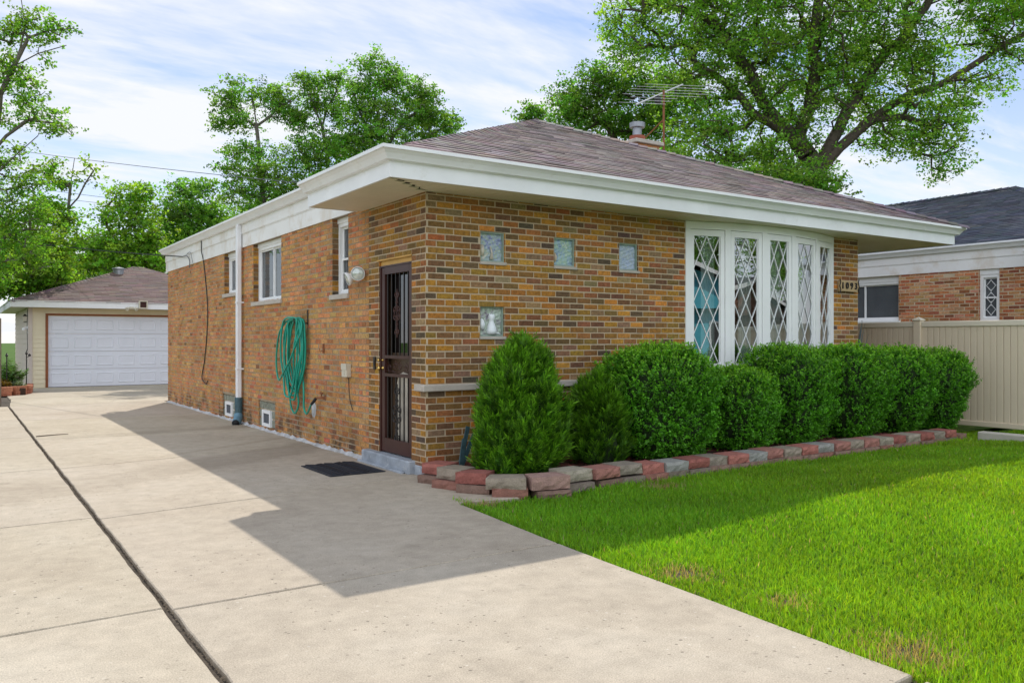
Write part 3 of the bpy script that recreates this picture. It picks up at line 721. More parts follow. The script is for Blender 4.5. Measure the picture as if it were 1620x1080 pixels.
# knee wall below the bow
mb=MB(); mb.add([(p[0],p[1]+.012,.0) for p in bow]+[(p[0],p[1]+.012,.936) for p in bow],[(i,i+1,i+7,i+6) for i in range(5)]); mb.build('bow_window_base',M['limestone'],house)
for i in range(5):
    a,b=Vector(bow[i]),Vector(bow[i+1]); d=(b-a).normalized(); L=(b-a).length; n=Vector((d.y,-d.x)); D=Vector((d.x,d.y,0)); Nn=Vector((n.x,n.y,0)); Z=Vector((0,0,1))
    o=Vector((a.x,a.y,0))
    u0,u1=.052 if i else .062, L-.052 if i<4 else L-.062; z0,z1=1.0,2.795; s=.058
    mb=MB(); off=Nn*(-.012)
    def bar(ua,ub,za,zb,dep=.018,of=0.): mb.obox(o+D*((ua+ub)/2)+Z*((za+zb)/2)+off+Nn*of,D,Nn,Z,(ub-ua)/2,dep,(zb-za)/2)
    bar(u0,u0+s,z0,z1); bar(u1-s,u1,z0,z1); bar(u0+s,u1-s,z0,z0+s+.03); bar(u0+s,u1-s,z1-s-.02,z1)
    gz0,gz1=z0+s+.03,z1-s-.02; ga,gb=u0+s,u1-s
    bar(ga,ga+.010,gz0,gz1,.006,-.008); bar(gb-.010,gb,gz0,gz1,.006,-.008)
    sash=mb.build('sash',M['white_trim'],bayobj)
    mb=MB(); P=[o+D*ga+Z*gz0,o+D*gb+Z*gz0,o+D*gb+Z*gz1,o+D*ga+Z*gz1]; P=[p+off-Nn*.006 for p in P]
    mb.quad(*P); mb.build('pane',M['bayglass'],bayobj)
    # diamond lattice, two diamonds across and three high
    mb=MB(); gw=gb-ga; gh=gz1-gz0; nx_=2; dh=gh/5.45; 
    def seg(p,q):
        mb.tube([o+D*p[0]+Z*p[1]+off+Nn*.001,o+D*q[0]+Z*q[1]+off+Nn*.001],.0058,4,caps=False)
    k=-8
    cw=gw/nx_; ch=.42   # diamond height
    sl_=ch/cw
    def clipline(u_,z_,sg):
        # line z=z_+sg*sl_*(u-u_) inside rectangle
        pts=[]
        for uu in (0,gw):
            zz=z_+sg*sl_*(uu-u_)
            if -1e-6<=zz<=gh+1e-6: pts.append((uu,zz))
        for zz in (0,gh):
            uu=u_+sg*(zz-z_)/sl_
            if 0<uu<gw: pts.append((uu,zz))
        if len(pts)>=2: seg((ga+pts[0][0],gz0+pts[0][1]),(ga+pts[-1][0],gz0+pts[-1][1]))
    for k in range(-6,8): clipline(gw/2,gh+ch*k,1); clipline(gw/2,gh+ch*k,-1)
    mb.build('lattice',M['white_trim'],bayobj)
    # curtain panel behind each pane
    mb=MB(); nseg=16; vv=[]
    for q in range(nseg+1):
        uu=gb-.19+.21*q/nseg; w=.016*math.sin(q*2.1+i)+.01*math.sin(q*4.3)
        p=o+D*uu-Nn*(.16+w); vv+=[p+Z*1.0,p+Z*2.8]
    mb.add(vv,[(2*q,2*q+2,2*q+3,2*q+1) for q in range(nseg)]); mb.build('curtain',M['curtain'],bayobj,smooth=True)
# ---- glass block openings
def f_art(cols):
    def g(t,c):
        n=NN(t,'ShaderNodeTexNoise',{0:c,'Scale':9.,'Detail':8.,'Roughness':.75,'Distortion':1.2})
        n2=NN(t,'ShaderNodeTexNoise',{0:c,'Scale':26.,'Detail':6.,'Roughness':.8})
        f=math_(t,'ADD',math_(t,'MULTIPLY',n.outputs[0],.6),math_(t,'MULTIPLY',n2.outputs[0],.4))
        return ramp(t,f,cols),n2.outputs[0]
    return g
A1=[(.36,(.10,.14,.12)),(.43,(.16,.19,.36)),(.48,(.28,.32,.42)),(.53,(.24,.33,.27)),(.60,(.48,.44,.40)),(.66,(.34,.40,.34))]
A2=[(.36,(.08,.10,.10)),(.43,(.16,.23,.33)),(.48,(.26,.36,.44)),(.54,(.24,.36,.26)),(.62,(.50,.52,.50))]
A3=[(.36,(.20,.24,.36)),(.46,(.32,.38,.50)),(.53,(.26,.31,.34)),(.60,(.44,.50,.54))]
A4=[(.36,(.07,.07,.06)),(.44,(.20,.18,.22)),(.50,(.30,.33,.28)),(.56,(.32,.40,.33)),(.63,(.48,.50,.46))]
M['blockrim']=surf('green_glass_rim',(.30,.38,.32),.15,.2,14)
M['rippleglass']=glassmat('rippled_glass',.10,(.88,.95,.92))
for i,(g,A) in enumerate(zip(GB,(A1,A2,A3,A4))):
    x0,x1,z0,z1=g; am=sheet('patterned_glass',f_art([(p,tuple(min(.85,q*1.45) for q in c)) for p,c in A]),.22,.6,.6)
    mb=MB(); e=.016
    mb.box(x0,.018,z0,x0+e,.09,z1); mb.box(x1-e,.018,z0,x1,.09,z1); mb.box(x0+e,.018,z0,x1-e,.09,z0+e); mb.box(x0+e,.018,z1-e,x1-e,.09,z1)
    rim=mb.build('glass_block',M['blockrim'],house)
    mb=MB(); N_=14
    for a in range(N_):
        for b in range(N_):
            xa,xb=x0+e+(x1-x0-2*e)*a/N_,x0+e+(x1-x0-2*e)*(a+1)/N_; za,zb=z0+e+(z1-z0-2*e)*b/N_,z0+e+(z1-z0-2*e)*(b+1)/N_
            f=lambda x,z:.05+.004*math.sin(x*90+z*60)+.003*math.sin(z*140-x*50)
            mb.quad((xa,f(xa,za),za),(xb,f(xb,za),za),(xb,f(xb,zb),zb),(xa,f(xa,zb),zb))
    mb.build('patterned_pane',am,rim)
    mb=MB(); mb.box(x0-.008,-.022,z0-.034,x1+.012,.06,z0-.002,bev=.004); mb.build('block_sill',M['limestone'],rim)
    mb=MB()
    if i==3:   # pale seated cat shape with a round neighbour
        mb.lathe((x0+.165,.035,z0+.02),[(.0,0),(.055,.004),(.058,.04),(.045,.09),(.028,.13),(.024,.15),(.036,.17),(.038,.195),(.02,.215),(0,.22)],16)
        mb.tube([(x0+.142,.03,z0+.215),(x0+.136,.03,z0+.245)],[.012,.002],6); mb.tube([(x0+.188,.03,z0+.215),(x0+.194,.03,z0+.245)],[.012,.002],6)
        mb.tube([(x0+.20,.03,z0+.03),(x0+.25,.028,z0+.032),(x0+.275,.03,z0+.022)],[.014,.010,.005],6)
        mb.lathe((x0+.045,.038,z0+.07),[(0,0),(.022,.01),(.036,.05),(.026,.09),(.01,.115),(0,.12)],14)
        mb.build('figurine',M['figure'],rim,smooth=True)
    elif i==0:
        mb.lathe((x0+.045,.04,z0+.06),[(0,0),(.022,.01),(.026,.06),(.02,.11),(0,.13)],10); mb.tube([(x0+.16,.035,z0+.03),(x0+.165,.033,z0+.10),(x0+.145,.033,z0+.17)],[.022,.010,.006],8)
        mb.build('figurine',surf('pale_peach_glass',(.62,.56,.46),.3,.2,30),rim,smooth=True)
    elif i==1:
        mb.tube([(x0+.035,.035,z0+.05),(x0+.045,.033,z0+.10),(x0+.03,.033,z0+.15)],[.012,.020,.008],8)
        mb.build('figurine',surf('pale_peach_glass',(.62,.50,.36),.3,.2,30),rim,smooth=True)
# ---- side windows
def win(mp,u0,u1,z0,z1,parent,slider=True,hung=False,frame=.045,hdr=.06,rec=.10,rail=None):
    mb=MB()
    def bx(a,b,c,d,o0,o1,mi=0):
        p=mp(a,o0,c); q=mp(b,o1,d); mb.box(min(p[0],q[0]),min(p[1],q[1]),min(p[2],q[2]),max(p[0],q[0]),max(p[1],q[1]),max(p[2],q[2]),mi)
    bx(u0,u1,z1-hdr,z1,-rec-.01,-rec+.035)
    z1-=hdr
    bx(u0,u0+frame,z0,z1,-rec-.05,-rec+.02); bx(u1-frame,u1,z0,z1,-rec-.05,-rec+.02)
    bx(u0+frame,u1-frame,z0,z0+frame,-rec-.05,-rec+.02); bx(u0+frame,u1-frame,z1-frame,z1,-rec-.05,-rec+.02)
    fr=mb.build('window',M['white_trim'],parent)
    a,b,c,d=u0+frame,u1-frame,z0+frame,z1-frame; s=.026
    mb=MB()
    if slider and not hung:
        m=(a+b)/2
        for (p,q,o) in ((a,m+.01,-rec-.03),(m-.01,b,-rec-.012)):
            bx(p,p+s,c,d,o-.012,o+.006); bx(q-s,q,c,d,o-.012,o+.006); bx(p+s,q-s,c,c+s,o-.012,o+.006); bx(p+s,q-s,d-s,d,o-.012,o+.006)
    else:
        m=(c+d)/2
        for (p,q,o) in ((c,m+.012,-rec-.012),(m-.012,d,-rec-.03)):
            bx(a,a+s,p,q,o-.012,o+.006); bx(b-s,b,p,q,o-.012,o+.006); bx(a+s,b-s,p,p+s,o-.012,o+.006); bx(a+s,b-s,q-s,q,o-.012,o+.006)
    mb.build('sash',M['white_trim'],fr)
    mb=MB(); mb.quad(mp(a,-rec-.028,c),mp(b,-rec-.028,c),mp(b,-rec-.028,d),mp(a,-rec-.028,d)); mb.build('pane',M['glass'],fr)
    mb=MB(); n=24; vs=[]
    for q in range(n+1):
        uu=a+(b-a)*q/n; w=.004*math.sin(q*1.9); vs+=[mp(uu,-rec-.05+w,c),mp(uu,-rec-.05+w,d)]
    mb.add(vs,[(2*q,2*q+2,2*q+3,2*q+1) for q in range(n)]); mb.build('drape',M['blind'],fr,smooth=True)
    return fr
def sill(mp,u0,u1,z,parent,mat=None,proud=.035,h=.065):
    mb=MB(); p=mp(u0-.04,proud,z-h); q=mp(u1+.04,-.10,z)
    mb.box(min(p[0],q[0]),min(p[1],q[1]),p[2],max(p[0],q[0]),max(p[1],q[1]),q[2]-.002,bev=.006); return mb.build('sill',mat or M['limestone'],parent)
S0=mpS()
for w in WIN:
    fr=win(S0,*w,house,hung=(w[0]<3)); sill(S0,w[0],w[1],w[2]+.004,fr)
# ---- basement glass-block windows with a vent in the middle
for a,b,c,d in BW:
    mb=MB(); nu,nz=3,2; ga=.012
    M.setdefault('dimblock',surf('dim_glass_block',(.20,.22,.17),.3,.45,18,.5,50,stain=(14,.55,(.42,.42,.34),.7)))
    w=(b-a)/4
    for i in range(4):
        for j,(za,zb) in enumerate(((c,c+.13),(c+.14,c+.26),(c+.27,d-.01))):
            if i in (1,2) and j<2: continue
            mb.box(.012,a+i*w+ga/2,za+ga/2,.06,a+(i+1)*w-ga/2,zb-ga/2,bev=.008)
    mb.box(.03,a,c,.08,b,d,1)
    bo=mb.build('basement_window',[M['dimblock'],M['mortar']],house)
    mb=MB(); p,q=a+w,b-w; r,s=c+.012,c+.262
    mb.box(-.014,p,r,.03,p+.055,s); mb.box(-.014,q-.055,r,.03,q,s); mb.box(-.014,p+.055,r,.03,q-.055,r+.05); mb.box(-.014,p+.055,s-.05,.03,q-.055,s)
    vo=mb.build('vent_frame',M['white_trim'],bo)
    mb=MB(); mb.box(.006,p+.055,r+.05,.012,q-.055,s-.05); 
    for k in range(5): mb.box(.0,p+.06+k*(q-p-.12)/4-.004,r+.05,.006,p+.06+k*(q-p-.12)/4+.004,s-.05)
    mb.build('vent_screen',M['blind'],vo)
# ---- base skirt of cracked mortar along the wall foot
mb=MB(); y=1.46; pts=[]
while y<12.33:
    pts.append((y,.045+random.uniform(-.018,.02),.022+random.uniform(-.008,.014))); y+=random.uniform(.05,.12)
vs=[];
for y,w_,h_ in pts: vs+=[(-w_,y,-.001),(-w_*.55,y,h_*.8),(.002,y,h_*1.5)]
mb.add(vs,[(3*i+k,3*i+k+1,3*i+k+4,3*i+k+3) for i in range(len(pts)-1) for k in (0,1)])
mb.build('wall_base_mortar',M['skirt'],house)
# ---- door step, side entry
mb=MB(); mb.box(-.085,.22,-.01,.10,1.42,.135,bev=.012); mb.box(-.13,.30,-.01,-.086,1.44,.02,bev=.008); mb.box(-.02,.0,-.01,-.0046,.215,.10,bev=.006)
mb.build('door_step',M['stepgrey'],house)
mb=MB(); mb.box(.022,.312,2.215,.11,1.118,2.283); mb.box(-.012,.30,2.272,-.006,1.16,2.288); mb.build('door_lintel',M['yellowwood'],house)
# security door: frame, bars, scrolls
DX=.035
mb=MB(); y0,y1,z0,z1=.335,1.095,.15,2.205
mb.box(DX-.028,y0-.022,z0-.01,DX+.03,y0+.004,z1+.012); mb.box(DX-.028,y1-.004,z0-.01,DX+.03,y1+.022,z1+.012); mb.box(DX-.028,y0+.004,z1-.004,DX+.03,y1-.004,z1+.012)
mb.box(DX-.018,y0+.004,z0,DX+.018,y0+.075,z1-.005,bev=.004); mb.box(DX-.018,y1-.085,z0,DX+.018,y1-.004,z1-.005,bev=.004)
mb.box(DX-.0175,y0+.075,z0,DX+.0175,y1-.085,z0+.15); mb.box(DX-.0175,y0+.075,z1-.085,DX+.0175,y1-.085,z1-.005)
mb.box(DX-.0175,y0+.075,.985,DX+.0175,y1-.085,1.02); mb.box(DX-.0175,y0+.075,1.185,DX+.0175,y1-.085,1.22)
door=mb.build('security_door',M['brownmetal'],house)
mb=MB(); ya,yb=y0+.075,y1-.085
for k in range(6):
    y=ya+(yb-ya)*(k+.5)/6+.0
    mb.box(DX-.006,y-.006,z0+.15,DX+.006,y+.006,.985); mb.box(DX-.006,y-.006,1.22,DX+.006,y+.006,z1-.085)
mb.build('door_bars',M['iron'],door)
def spiral(mb,cy,cz,r,turns,a0,sg,x=DX-.002,th=.0045):
    pts=[]
    for q in range(22):
        t=q/21; a=a0+sg*turns*2*math.pi*t; rr=r*(1-.78*t); pts.append((x,cy+rr*math.cos(a),cz+rr*math.sin(a)))
    mb.tube(pts,th,5)
mb=MB(); yc=(ya+yb)/2
for s in (-1,1):
    for k in (0,1):
        spiral(mb,yc+s*(.065+.135*k),1.10+.01*(1-2*k),.052,1.4,math.pi/2,s*(1-2*k))
    mb.tube([(DX,yc+s*.01,1.05),(DX,yc+s*.07,1.03),(DX,yc+s*.13,1.05),(DX,yc+s*.2,1.035),(DX,yc+s*.26,1.05)],.004,5)
mb.build('scroll_panel',M['brownmetal'],door)
for zc,rr in ((.58,1.),(1.68,.8)):
    mb=MB()
    for s in (-1,1):
        for u in (-1,1):
            spiral(mb,yc+s*.055*rr,zc+u*.05*rr,.05*rr,1.3,-u*math.pi/2,s*u,DX-.012,.007); spiral(mb,yc+s*.032*rr,zc+u*.25*rr,.034*rr,1.2,u*math.pi/2,-s*u,DX-.012,.007)
            mb.tube([(DX-.012,yc+s*.03*rr,zc+u*.09*rr),(DX-.012,yc-s*.035*rr,zc+u*.15*rr),(DX-.012,yc+s*.02*rr,zc+u*.2*rr),(DX-.012,yc,zc+u*.30*rr)],.006,5)
    mb.tube([(DX-.01,yc,zc-.33*rr),(DX-.01,yc,zc+.33*rr)],.008,6)
    mb.build('scroll_ornament',M['iron'] if rr==1. else M['brownmetal'],door)
mb=MB()
for (y,z,r) in ((y1-.045,1.075,.026),(y1-.045,1.165,.016)):
    mb=MB(); mb.lathe((DX-.018,y,z),[(.0,0),(r*.9,0),(r*.9,.006),(r*.4,.012),(r*.4,.03),(r,.045),(r*.95,.062),(0,.07)],14,axis=Vector((-1,0,0)))
    mb.build('door_knob' if r>.02 else 'deadbolt',M['brass'],door,smooth=True)
mb=MB(); mb.box(.115,.31,.14,.15,1.12,2.21)
leafd=mb.build('entry_door',M['doorleaf'],house)
mb=MB()
n=36; cy_,cz_=yc,.62
pts=[(.110,cy_+.215*(abs(math.cos(2*math.pi*k/n))**.8)*(1 if math.cos(2*math.pi*k/n)>0 else -1),cz_+.42*(abs(math.sin(2*math.pi*k/n))**.8)*(1 if math.sin(2*math.pi*k/n)>0 else -1)) for k in range(n)]
mb.add([(.110,p[1],p[2]) for p in pts],[tuple(range(n))]); mb.build('lower_panel',M['creamglass'],leafd)
mb=MB(); mb.quad((.111,.42,1.25),(.111,1.0,1.25),(.111,1.0,2.12),(.111,.42,2.12)); mb.build('door_glass',glassmat('dark_door_glass',.06,(.1,.1,.1),1.2),leafd)
mb=MB()
mb.box(.152,.2,.0,.16,1.3,2.3); mb.build('door_backing',M['dark'],leafd)
# ---- downspout and its boot
mb=MB(); yd=6.45
mb.box(-.115,yd-.045,.40,-.035,yd+.045,3.30,bev=.012); mb.box(-.09,yd-.03,3.28,-.05,yd+.03,3.36)
dsp=mb.build('downspout',M['pipewhite'],house)
mb=MB()
for z in (.9,2.0):
    mb=MB(); mb.box(-.118,yd-.052,z,.0,yd+.052,z+.025); mb.build('strap',M['pipewhite'],dsp)
mb=MB(); mb.tube([(-.075,yd,.44),(-.075,yd,.16),(-.085,yd-.01,.11)],[.062,.060,.064],14); mb.build('boot_pipe',M['slategreen'],dsp,smooth=True)
mb=MB(); mb.tube([(-.08,yd,.16),(-.09,yd-.03,.10),(-.13,yd-.10,.045),(-.17,yd-.17,.03)],[.070,.074,.07,.062],14,caps=False); mb.tube([(-.165,yd-.16,.034),(-.17,yd-.172,.031)],[.054,.054],12,1)
mb.build('boot_elbow',[M['bluepipe'],M['dark']],dsp,smooth=True)
# ---- chimney
e0=at(1007,218,16.0); cxn,cyn,czt=e0.x,e0.y,e0.z
mb=MB(); mb.box(cxn-.02,cyn-.02,czt-.075,cxn+.72,cyn+.60,czt,bev=.01)
ch=thing('chimney',(cxn,cyn,czt-.9),None,None); del_keys=[k for k in ch.keys()]
bpy.data.objects.remove(ch)
mbb=MB()
chm=brick_wall('chimney',house,(lambda u,o,z:(cxn+.04+u,cyn+.04-o,czt-1.2+z)),0,.60,0,1.125,[],[M['common_brick'],M['mortar_grey']],PAL_COM,rough=.6,thick=0)
cs=brick_wall('chimney_side',chm,(lambda u,o,z:(cxn+.04-o,cyn+.04+u,czt-1.2+z)),0,.50,0,1.125,[],[M['common_brick'],M['mortar_grey']],PAL_COM,rough=.6,thick=0)
mb.build('chimney_cap',M['limestone'],chm)
mb=MB(); fx,fy=cxn+.22,cyn+.22; mb.lathe((fx,fy,czt),[(.15,-.02),(.155,.10),(.135,.105),(.12,.02)],18); mb.build('flue_tile',M['clay'],chm,smooth=False)
mb=MB(); mb.lathe((fx,fy,czt+.09),[(.09,0),(.09,.17),(.15,.18),(.155,.27),(.10,.285),(.04,.30),(0,.302)],18); mb.build('flue_cap',M['galv'],chm)
# ================================================================== NEIGHBOUR'S HOUSE (same builder's model, to the right)
NO=(12.45,-2.0,-.17)
nb=thing('brick_house',(12.45,-2.0,-.05),'pinkish red brick neighbour house with a dark slate roof behind the tan fence','house')
shell(nb,NO,PAL_SLATE,M['slate'])
NW=[(4.42,6.10,1.97,2.92),(2.40,2.78,1.93,2.92)]
brick_wall('side_wall',nb,mpS(NO),0.,12.33,0,2.925,[(*w,1) for w in NW],[M['pink_brick'],M['mortar']],PAL_PINK,joint=.013,rough=1.,proud=.004)
brick_wall('front_wall',nb,mpF(NO),0.,7.35,0,2.9,[(3.7,6.74,.9,2.9,1)],[M['pink_brick'],M['mortar']],PAL_PINK,joint=.012,rough=.5)
mb=MB(); mb.box(NO[0]+.3,NO[1]+.3,.3,NO[0]+7.,NO[1]+12,.34); mb.build('floor',M['roomfloor'],nb)
mb=MB(); mb.box(NO[0]+3.7,NO[1]-.05,.75,NO[0]+6.74,NO[1]+.05,.85)
for k in range(6): mb.box(NO[0]+3.7+k*.59,NO[1]-.04,.85,NO[0]+3.78+k*.59,NO[1]+.04,2.73)
mb.box(NO[0]+3.78,NO[1]-.04,2.6,NO[0]+6.74,NO[1]+.04,2.73)
w_=mb.build('front_window',M['white_trim'],nb)
mb=MB(); mb.quad((NO[0]+3.7,NO[1],.8),(NO[0]+6.74,NO[1],.8),(NO[0]+6.74,NO[1],2.73),(NO[0]+3.7,NO[1],2.73)); mb.build('pane',M['glass'],w_)
SN=mpS(NO)
fr=win(SN,*NW[0],nb,frame=.05,hdr=.12); sill(SN,NW[0][0],NW[0][1],NW[0][2]+.004,fr,M['white_trim'])
fr=win(SN,NW[1][0],NW[1][1],NW[1][2],NW[1][3],nb,hung=False,slider=False,frame=.06,hdr=.10,rec=.06)
mb=MB()   # leaded diamonds
a,b=NW[1][0]+.09,NW[1][1]-.09; m=(a+b)/2; lo,hi=NW[1][2]+.1,NW[1][3]-.2; X=NO[0]+.075
P=lambda u,z:(X,NO[1]+u,NO[2]+z)
for k in range(3):
    zc=lo+(hi-lo)*(k+.5)/3; h=.105
    q=[(m,zc+h),(m+.085,zc),(m,zc-h),(m-.085,zc)]
    for i in range(4): mb.tube([P(*q[i]),P(*q[(i+1)%4])],.006,4)
    mb.tube([P(a,zc),P(m-.085,zc)],.006,4); mb.tube([P(m+.085,zc),P(b,zc)],.006,4)
    mb.tube([P(m,zc+h),P(m,min(hi,zc+h+.055))],.006,4); mb.tube([P(m,zc-h),P(m,max(lo,zc-h-.055))],.006,4)
mb.build('lattice',M['white_trim'],fr)
# ================================================================== TAN VINYL FENCE
fn=thing('vinyl_fence',(9.0,0,0),'tan vinyl privacy fence of tall tongue-and-groove boards with a capped post','fence')
posts=[2.42+2.44,2.42,0.0,-2.44,-4.88,-7.32]
for i,y in enumerate(posts):
    mb=MB(); mb.box(8.94,y-.06,-.02,9.06,y+.06,1.70,bev=.006); po=mb.build('fence_post',M['vinyl'],fn)
    mb=MB(); mb.box(8.925,y-.075,1.70,9.075,y+.075,1.725,bev=.006); mb.add([(8.935,y-.065,1.725),(9.065,y-.065,1.725),(9.065,y+.065,1.725),(8.935,y+.065,1.725),(9.,y,1.765)],[(0,1,4),(1,2,4),(2,3,4),(3,0,4)])
    mb.build('post_cap',M['vinyl_light'],po)
for i in range(len(posts)-1):
    ya,yb=posts[i+1]+.06,posts[i]-.06
    mb=MB(); n=24; w=(yb-ya)/n
    for k in range(n):
        y=ya+k*w; mb.box(8.988,y+.003,.155,9.012,y+w-.003,1.60); mb.box(8.9855,y+.010,.155,9.0145,y+w-.014,1.60,bev=.003)
    pa=mb.build('fence_panel',M['vinyl'],fn)
    mb=MB(); mb.box(8.965,ya,1.60,9.035,yb,1.685,bev=.008); mb.build('top_rail',M['vinyl_light'],pa)
    mb=MB(); mb.box(8.965,ya,.075,9.035,yb,.155,bev=.008); mb.build('bottom_rail',M['vinyl'],pa)
# ================================================================== GARAGE
gx,gy=-2.2,20.25
gar=thing('detached_garage',(gx,gy,0),'detached garage with cream siding, brown shingle roof and a wide white panelled door','garage')
GW,GD=7.0,6.8
mb=MB()
def lap(mb,a,b,z0,z1,ax,pl,n=.0,exp=.13):
    z=z0
    while z<z1-.01:
        zt=min(z+exp,z1)
        if ax=='y': mb.add([(a,pl-.018,z),(b,pl-.018,z),(b,pl-.003,zt),(a,pl-.003,zt),(a,pl,z),(b,pl,z)],[(0,1,2,3),(4,5,1,0)])
        else: mb.add([(pl-.018,a,z),(pl-.018,b,z),(pl-.003,b,zt),(pl-.003,a,zt),(pl,a,z),(pl,b,z)],[(0,1,2,3),(4,5,1,0)])
        z+=exp
lap(mb,gx,-1.80,.0,2.34,'y',gy); lap(mb,3.18,gx+GW,.0,2.34,'y',gy); lap(mb,-1.80,3.18,2.17,2.34,'y',gy,exp=.17)
mb.box(gx,gy+.001,0,-1.80,gy+.12,2.34); mb.box(3.18,gy+.001,0,gx+GW,gy+.12,2.34); mb.box(-1.8,gy+.001,2.1,3.18,gy+.12,2.34)
mb.box(gx+.001,gy+GD-.1,0,gx+GW-.001,gy+GD,2.34); mb.box(gx+GW-.1,gy+.12,0,gx+GW,gy+GD-.1,2.34)
mb.build('front_wall',M['siding'],gar)
mb=MB(); lap(mb,gy,gy+GD,.0,2.34,'x',gx,exp=.16); mb.box(gx+.001,gy+.12,0,gx+.1,gy+GD,2.34); mb.box(gx-.03,gy-.03,0,gx+.07,gy-.0185,2.34); mb.box(gx-.03,gy-.0185,0,gx-.0185,gy+.07,2.34)
mb.build('side_wall',M['pinksiding'],gar)
mb=MB(); mb.box(-1.80,gy-.03,0,-1.73,gy+.10,2.17); mb.box(3.11,gy-.03,0,3.18,gy+.10,2.17); mb.box(-1.73,gy-.03,2.115,3.11,gy+.10,2.17)
mb.build('door_trim',M['brownwood'],gar)
mb=MB(); dx0,dx1=-1.73,3.11; rows=4; cols=8; ph=2.11/rows; pw=(dx1-dx0)/cols; Y=gy+.03
for r in range(rows):
    z0=r*ph+.004; z1=(r+1)*ph-.004; mb.box(dx0,Y,z0,dx1,Y+.04,z1)
    for c in range(cols):
        a,b=dx0+c*pw+.07,dx0+(c+1)*pw-.07; p,q=z0+.10,z1-.10; e=.022; d=.016
        if r==rows-1 and False: pass
        o=[(a,Y-.001,p),(b,Y-.001,p),(b,Y-.001,q),(a,Y-.001,q)]; i1=[(a+e,Y-d,p+e),(b-e,Y-d,p+e),(b-e,Y-d,q-e),(a+e,Y-d,q-e)]; i2=[(a+2*e,Y-.004,p+2*e),(b-2*e,Y-.004,p+2*e),(b-2*e,Y-.004,q-2*e),(a+2*e,Y-.004,q-2*e)]
        mb.add(o+i1+i2,[(0,1,5,4),(1,2,6,5),(2,3,7,6),(3,0,4,7),(4,5,9,8),(5,6,10,9),(6,7,11,10),(7,4,8,11),(8,9,10,11)])
mb.build('overhead_door',M['garagedoor'],gar)
mb=MB(); mb.box(dx0,Y-.01,-.01,dx1,Y+.03,.012); mb.build('door_seal',M['blackrub'],gar)
ev=.5; z_=2.50
mb=MB(); A=(gx-ev,gy-ev); B=(gx+GW+ev,gy-ev); Cc=(gx+GW+ev,gy+GD+ev); Dd=(gx-ev,gy+GD+ev)
hw=(GW+2*ev)/2; hd=(GD+2*ev)/2; rz=z_+hd*.36; P1=(gx-ev+hd-.1,gy-ev+hd,rz); P2=(gx+GW+ev-hd+.1,gy-ev+hd,rz)
slope(mb,(*A,z_),(*B,z_),P2,P1,PAL_GARAGE,row=.15,tab=.4); slope(mb,(*Dd,z_),(*A,z_),P1,P1,PAL_GARAGE,row=.15,tab=.4)
slope(mb,(*B,z_),(*Cc,z_),P2,P2,PAL_GARAGE,row=.3,tab=.6); slope(mb,(*Cc,z_),(*Dd,z_),P1,P2,PAL_GARAGE,row=.3,tab=.6)
groof=mb.build('roof',[M['shingle'],M['shingle_under']],gar,tint=True)
mb=MB(); ridge_caps(mb,(*A,z_),P1,PAL_GARAGE,w=.11); ridge_caps(mb,P1,P2,PAL_GARAGE,w=.11); mb.build('ridge_cap',[M['shingle'],M['shingle_under']],groof,tint=True)
mb=MB(); mb.sweep([Dd,A,B,Cc],[(-.03,2.33),(0,2.33),(0,2.50),(.03,2.505),(.03,2.52),(-.03,2.52)]); mb.build('fascia',M['alum'],gar)
mb=MB(); mb.quad((A[0],A[1],2.345),(B[0],B[1],2.345),(Cc[0],Cc[1],2.345),(Dd[0],Dd[1],2.345)); mb.build('soffit',M['soffit'],gar)
mb=MB(); mb.lathe((P1[0]-.55,P1[1]-.75,rz-.32),[(.16,0),(.16,.16),(.2,.17),(.2,.21),(0,.25)],14); mb.build('roof_vent',M['galv'],groof)
# square vent box and floodlight bracket on the garage eave
p=at(226,482,1309*1/47.); 
def garx(px): return P_plane(px,gy-ev)
def P_plane(px,Y,py=None):
    r=FWD+RGT*((px-810)/1309)+Vector((0,0,(538-(py or 538))/1309)); t=(Y-CAM.y)/r.y; return CAM+r*t
q=P_plane(226,gy-ev-.01,482)
mb=MB(); s=.12
mb.box(q.x-s,q.y-.10,q.z-s,q.x-s+.03,q.y+.0,q.z+s); mb.box(q.x+s-.03,q.y-.10,q.z-s,q.x+s,q.y,q.z+s); mb.box(q.x-s+.03,q.y-.10,q.z-s,q.x+s-.03,q.y,q.z-s+.03); mb.box(q.x-s+.03,q.y-.10,q.z+s-.03,q.x+s-.03,q.y,q.z+s)
mb.box(q.x-s+.03,q.y-.04,q.z-s+.03,q.x+s-.03,q.y,q.z+s-.03,1)
tag(mb.build('vent_box',[M['beige'],M['brownmetal']],loc=tuple(q)),'small square beige vent box with a dark opening on the garage fascia','vent box')
q=P_plane(208,gy-ev-.02,487)
mb=MB()
for s in (-1,1): mb.lathe((q.x+s*.09,q.y-.02,q.z),[(0,0),(.035,.01),(.06,.09),(.055,.10),(0,.085)],12,axis=Vector((s*.5,-.7,-.5)).normalized())
mb.box(q.x-.06,q.y-.02,q.z-.03,q.x+.06,q.y+.02,q.z+.03)
tag(mb.build('floodlight',M['beige'],loc=tuple(q)),'tiny twin floodlight under the garage eave above the white door','floodlight')
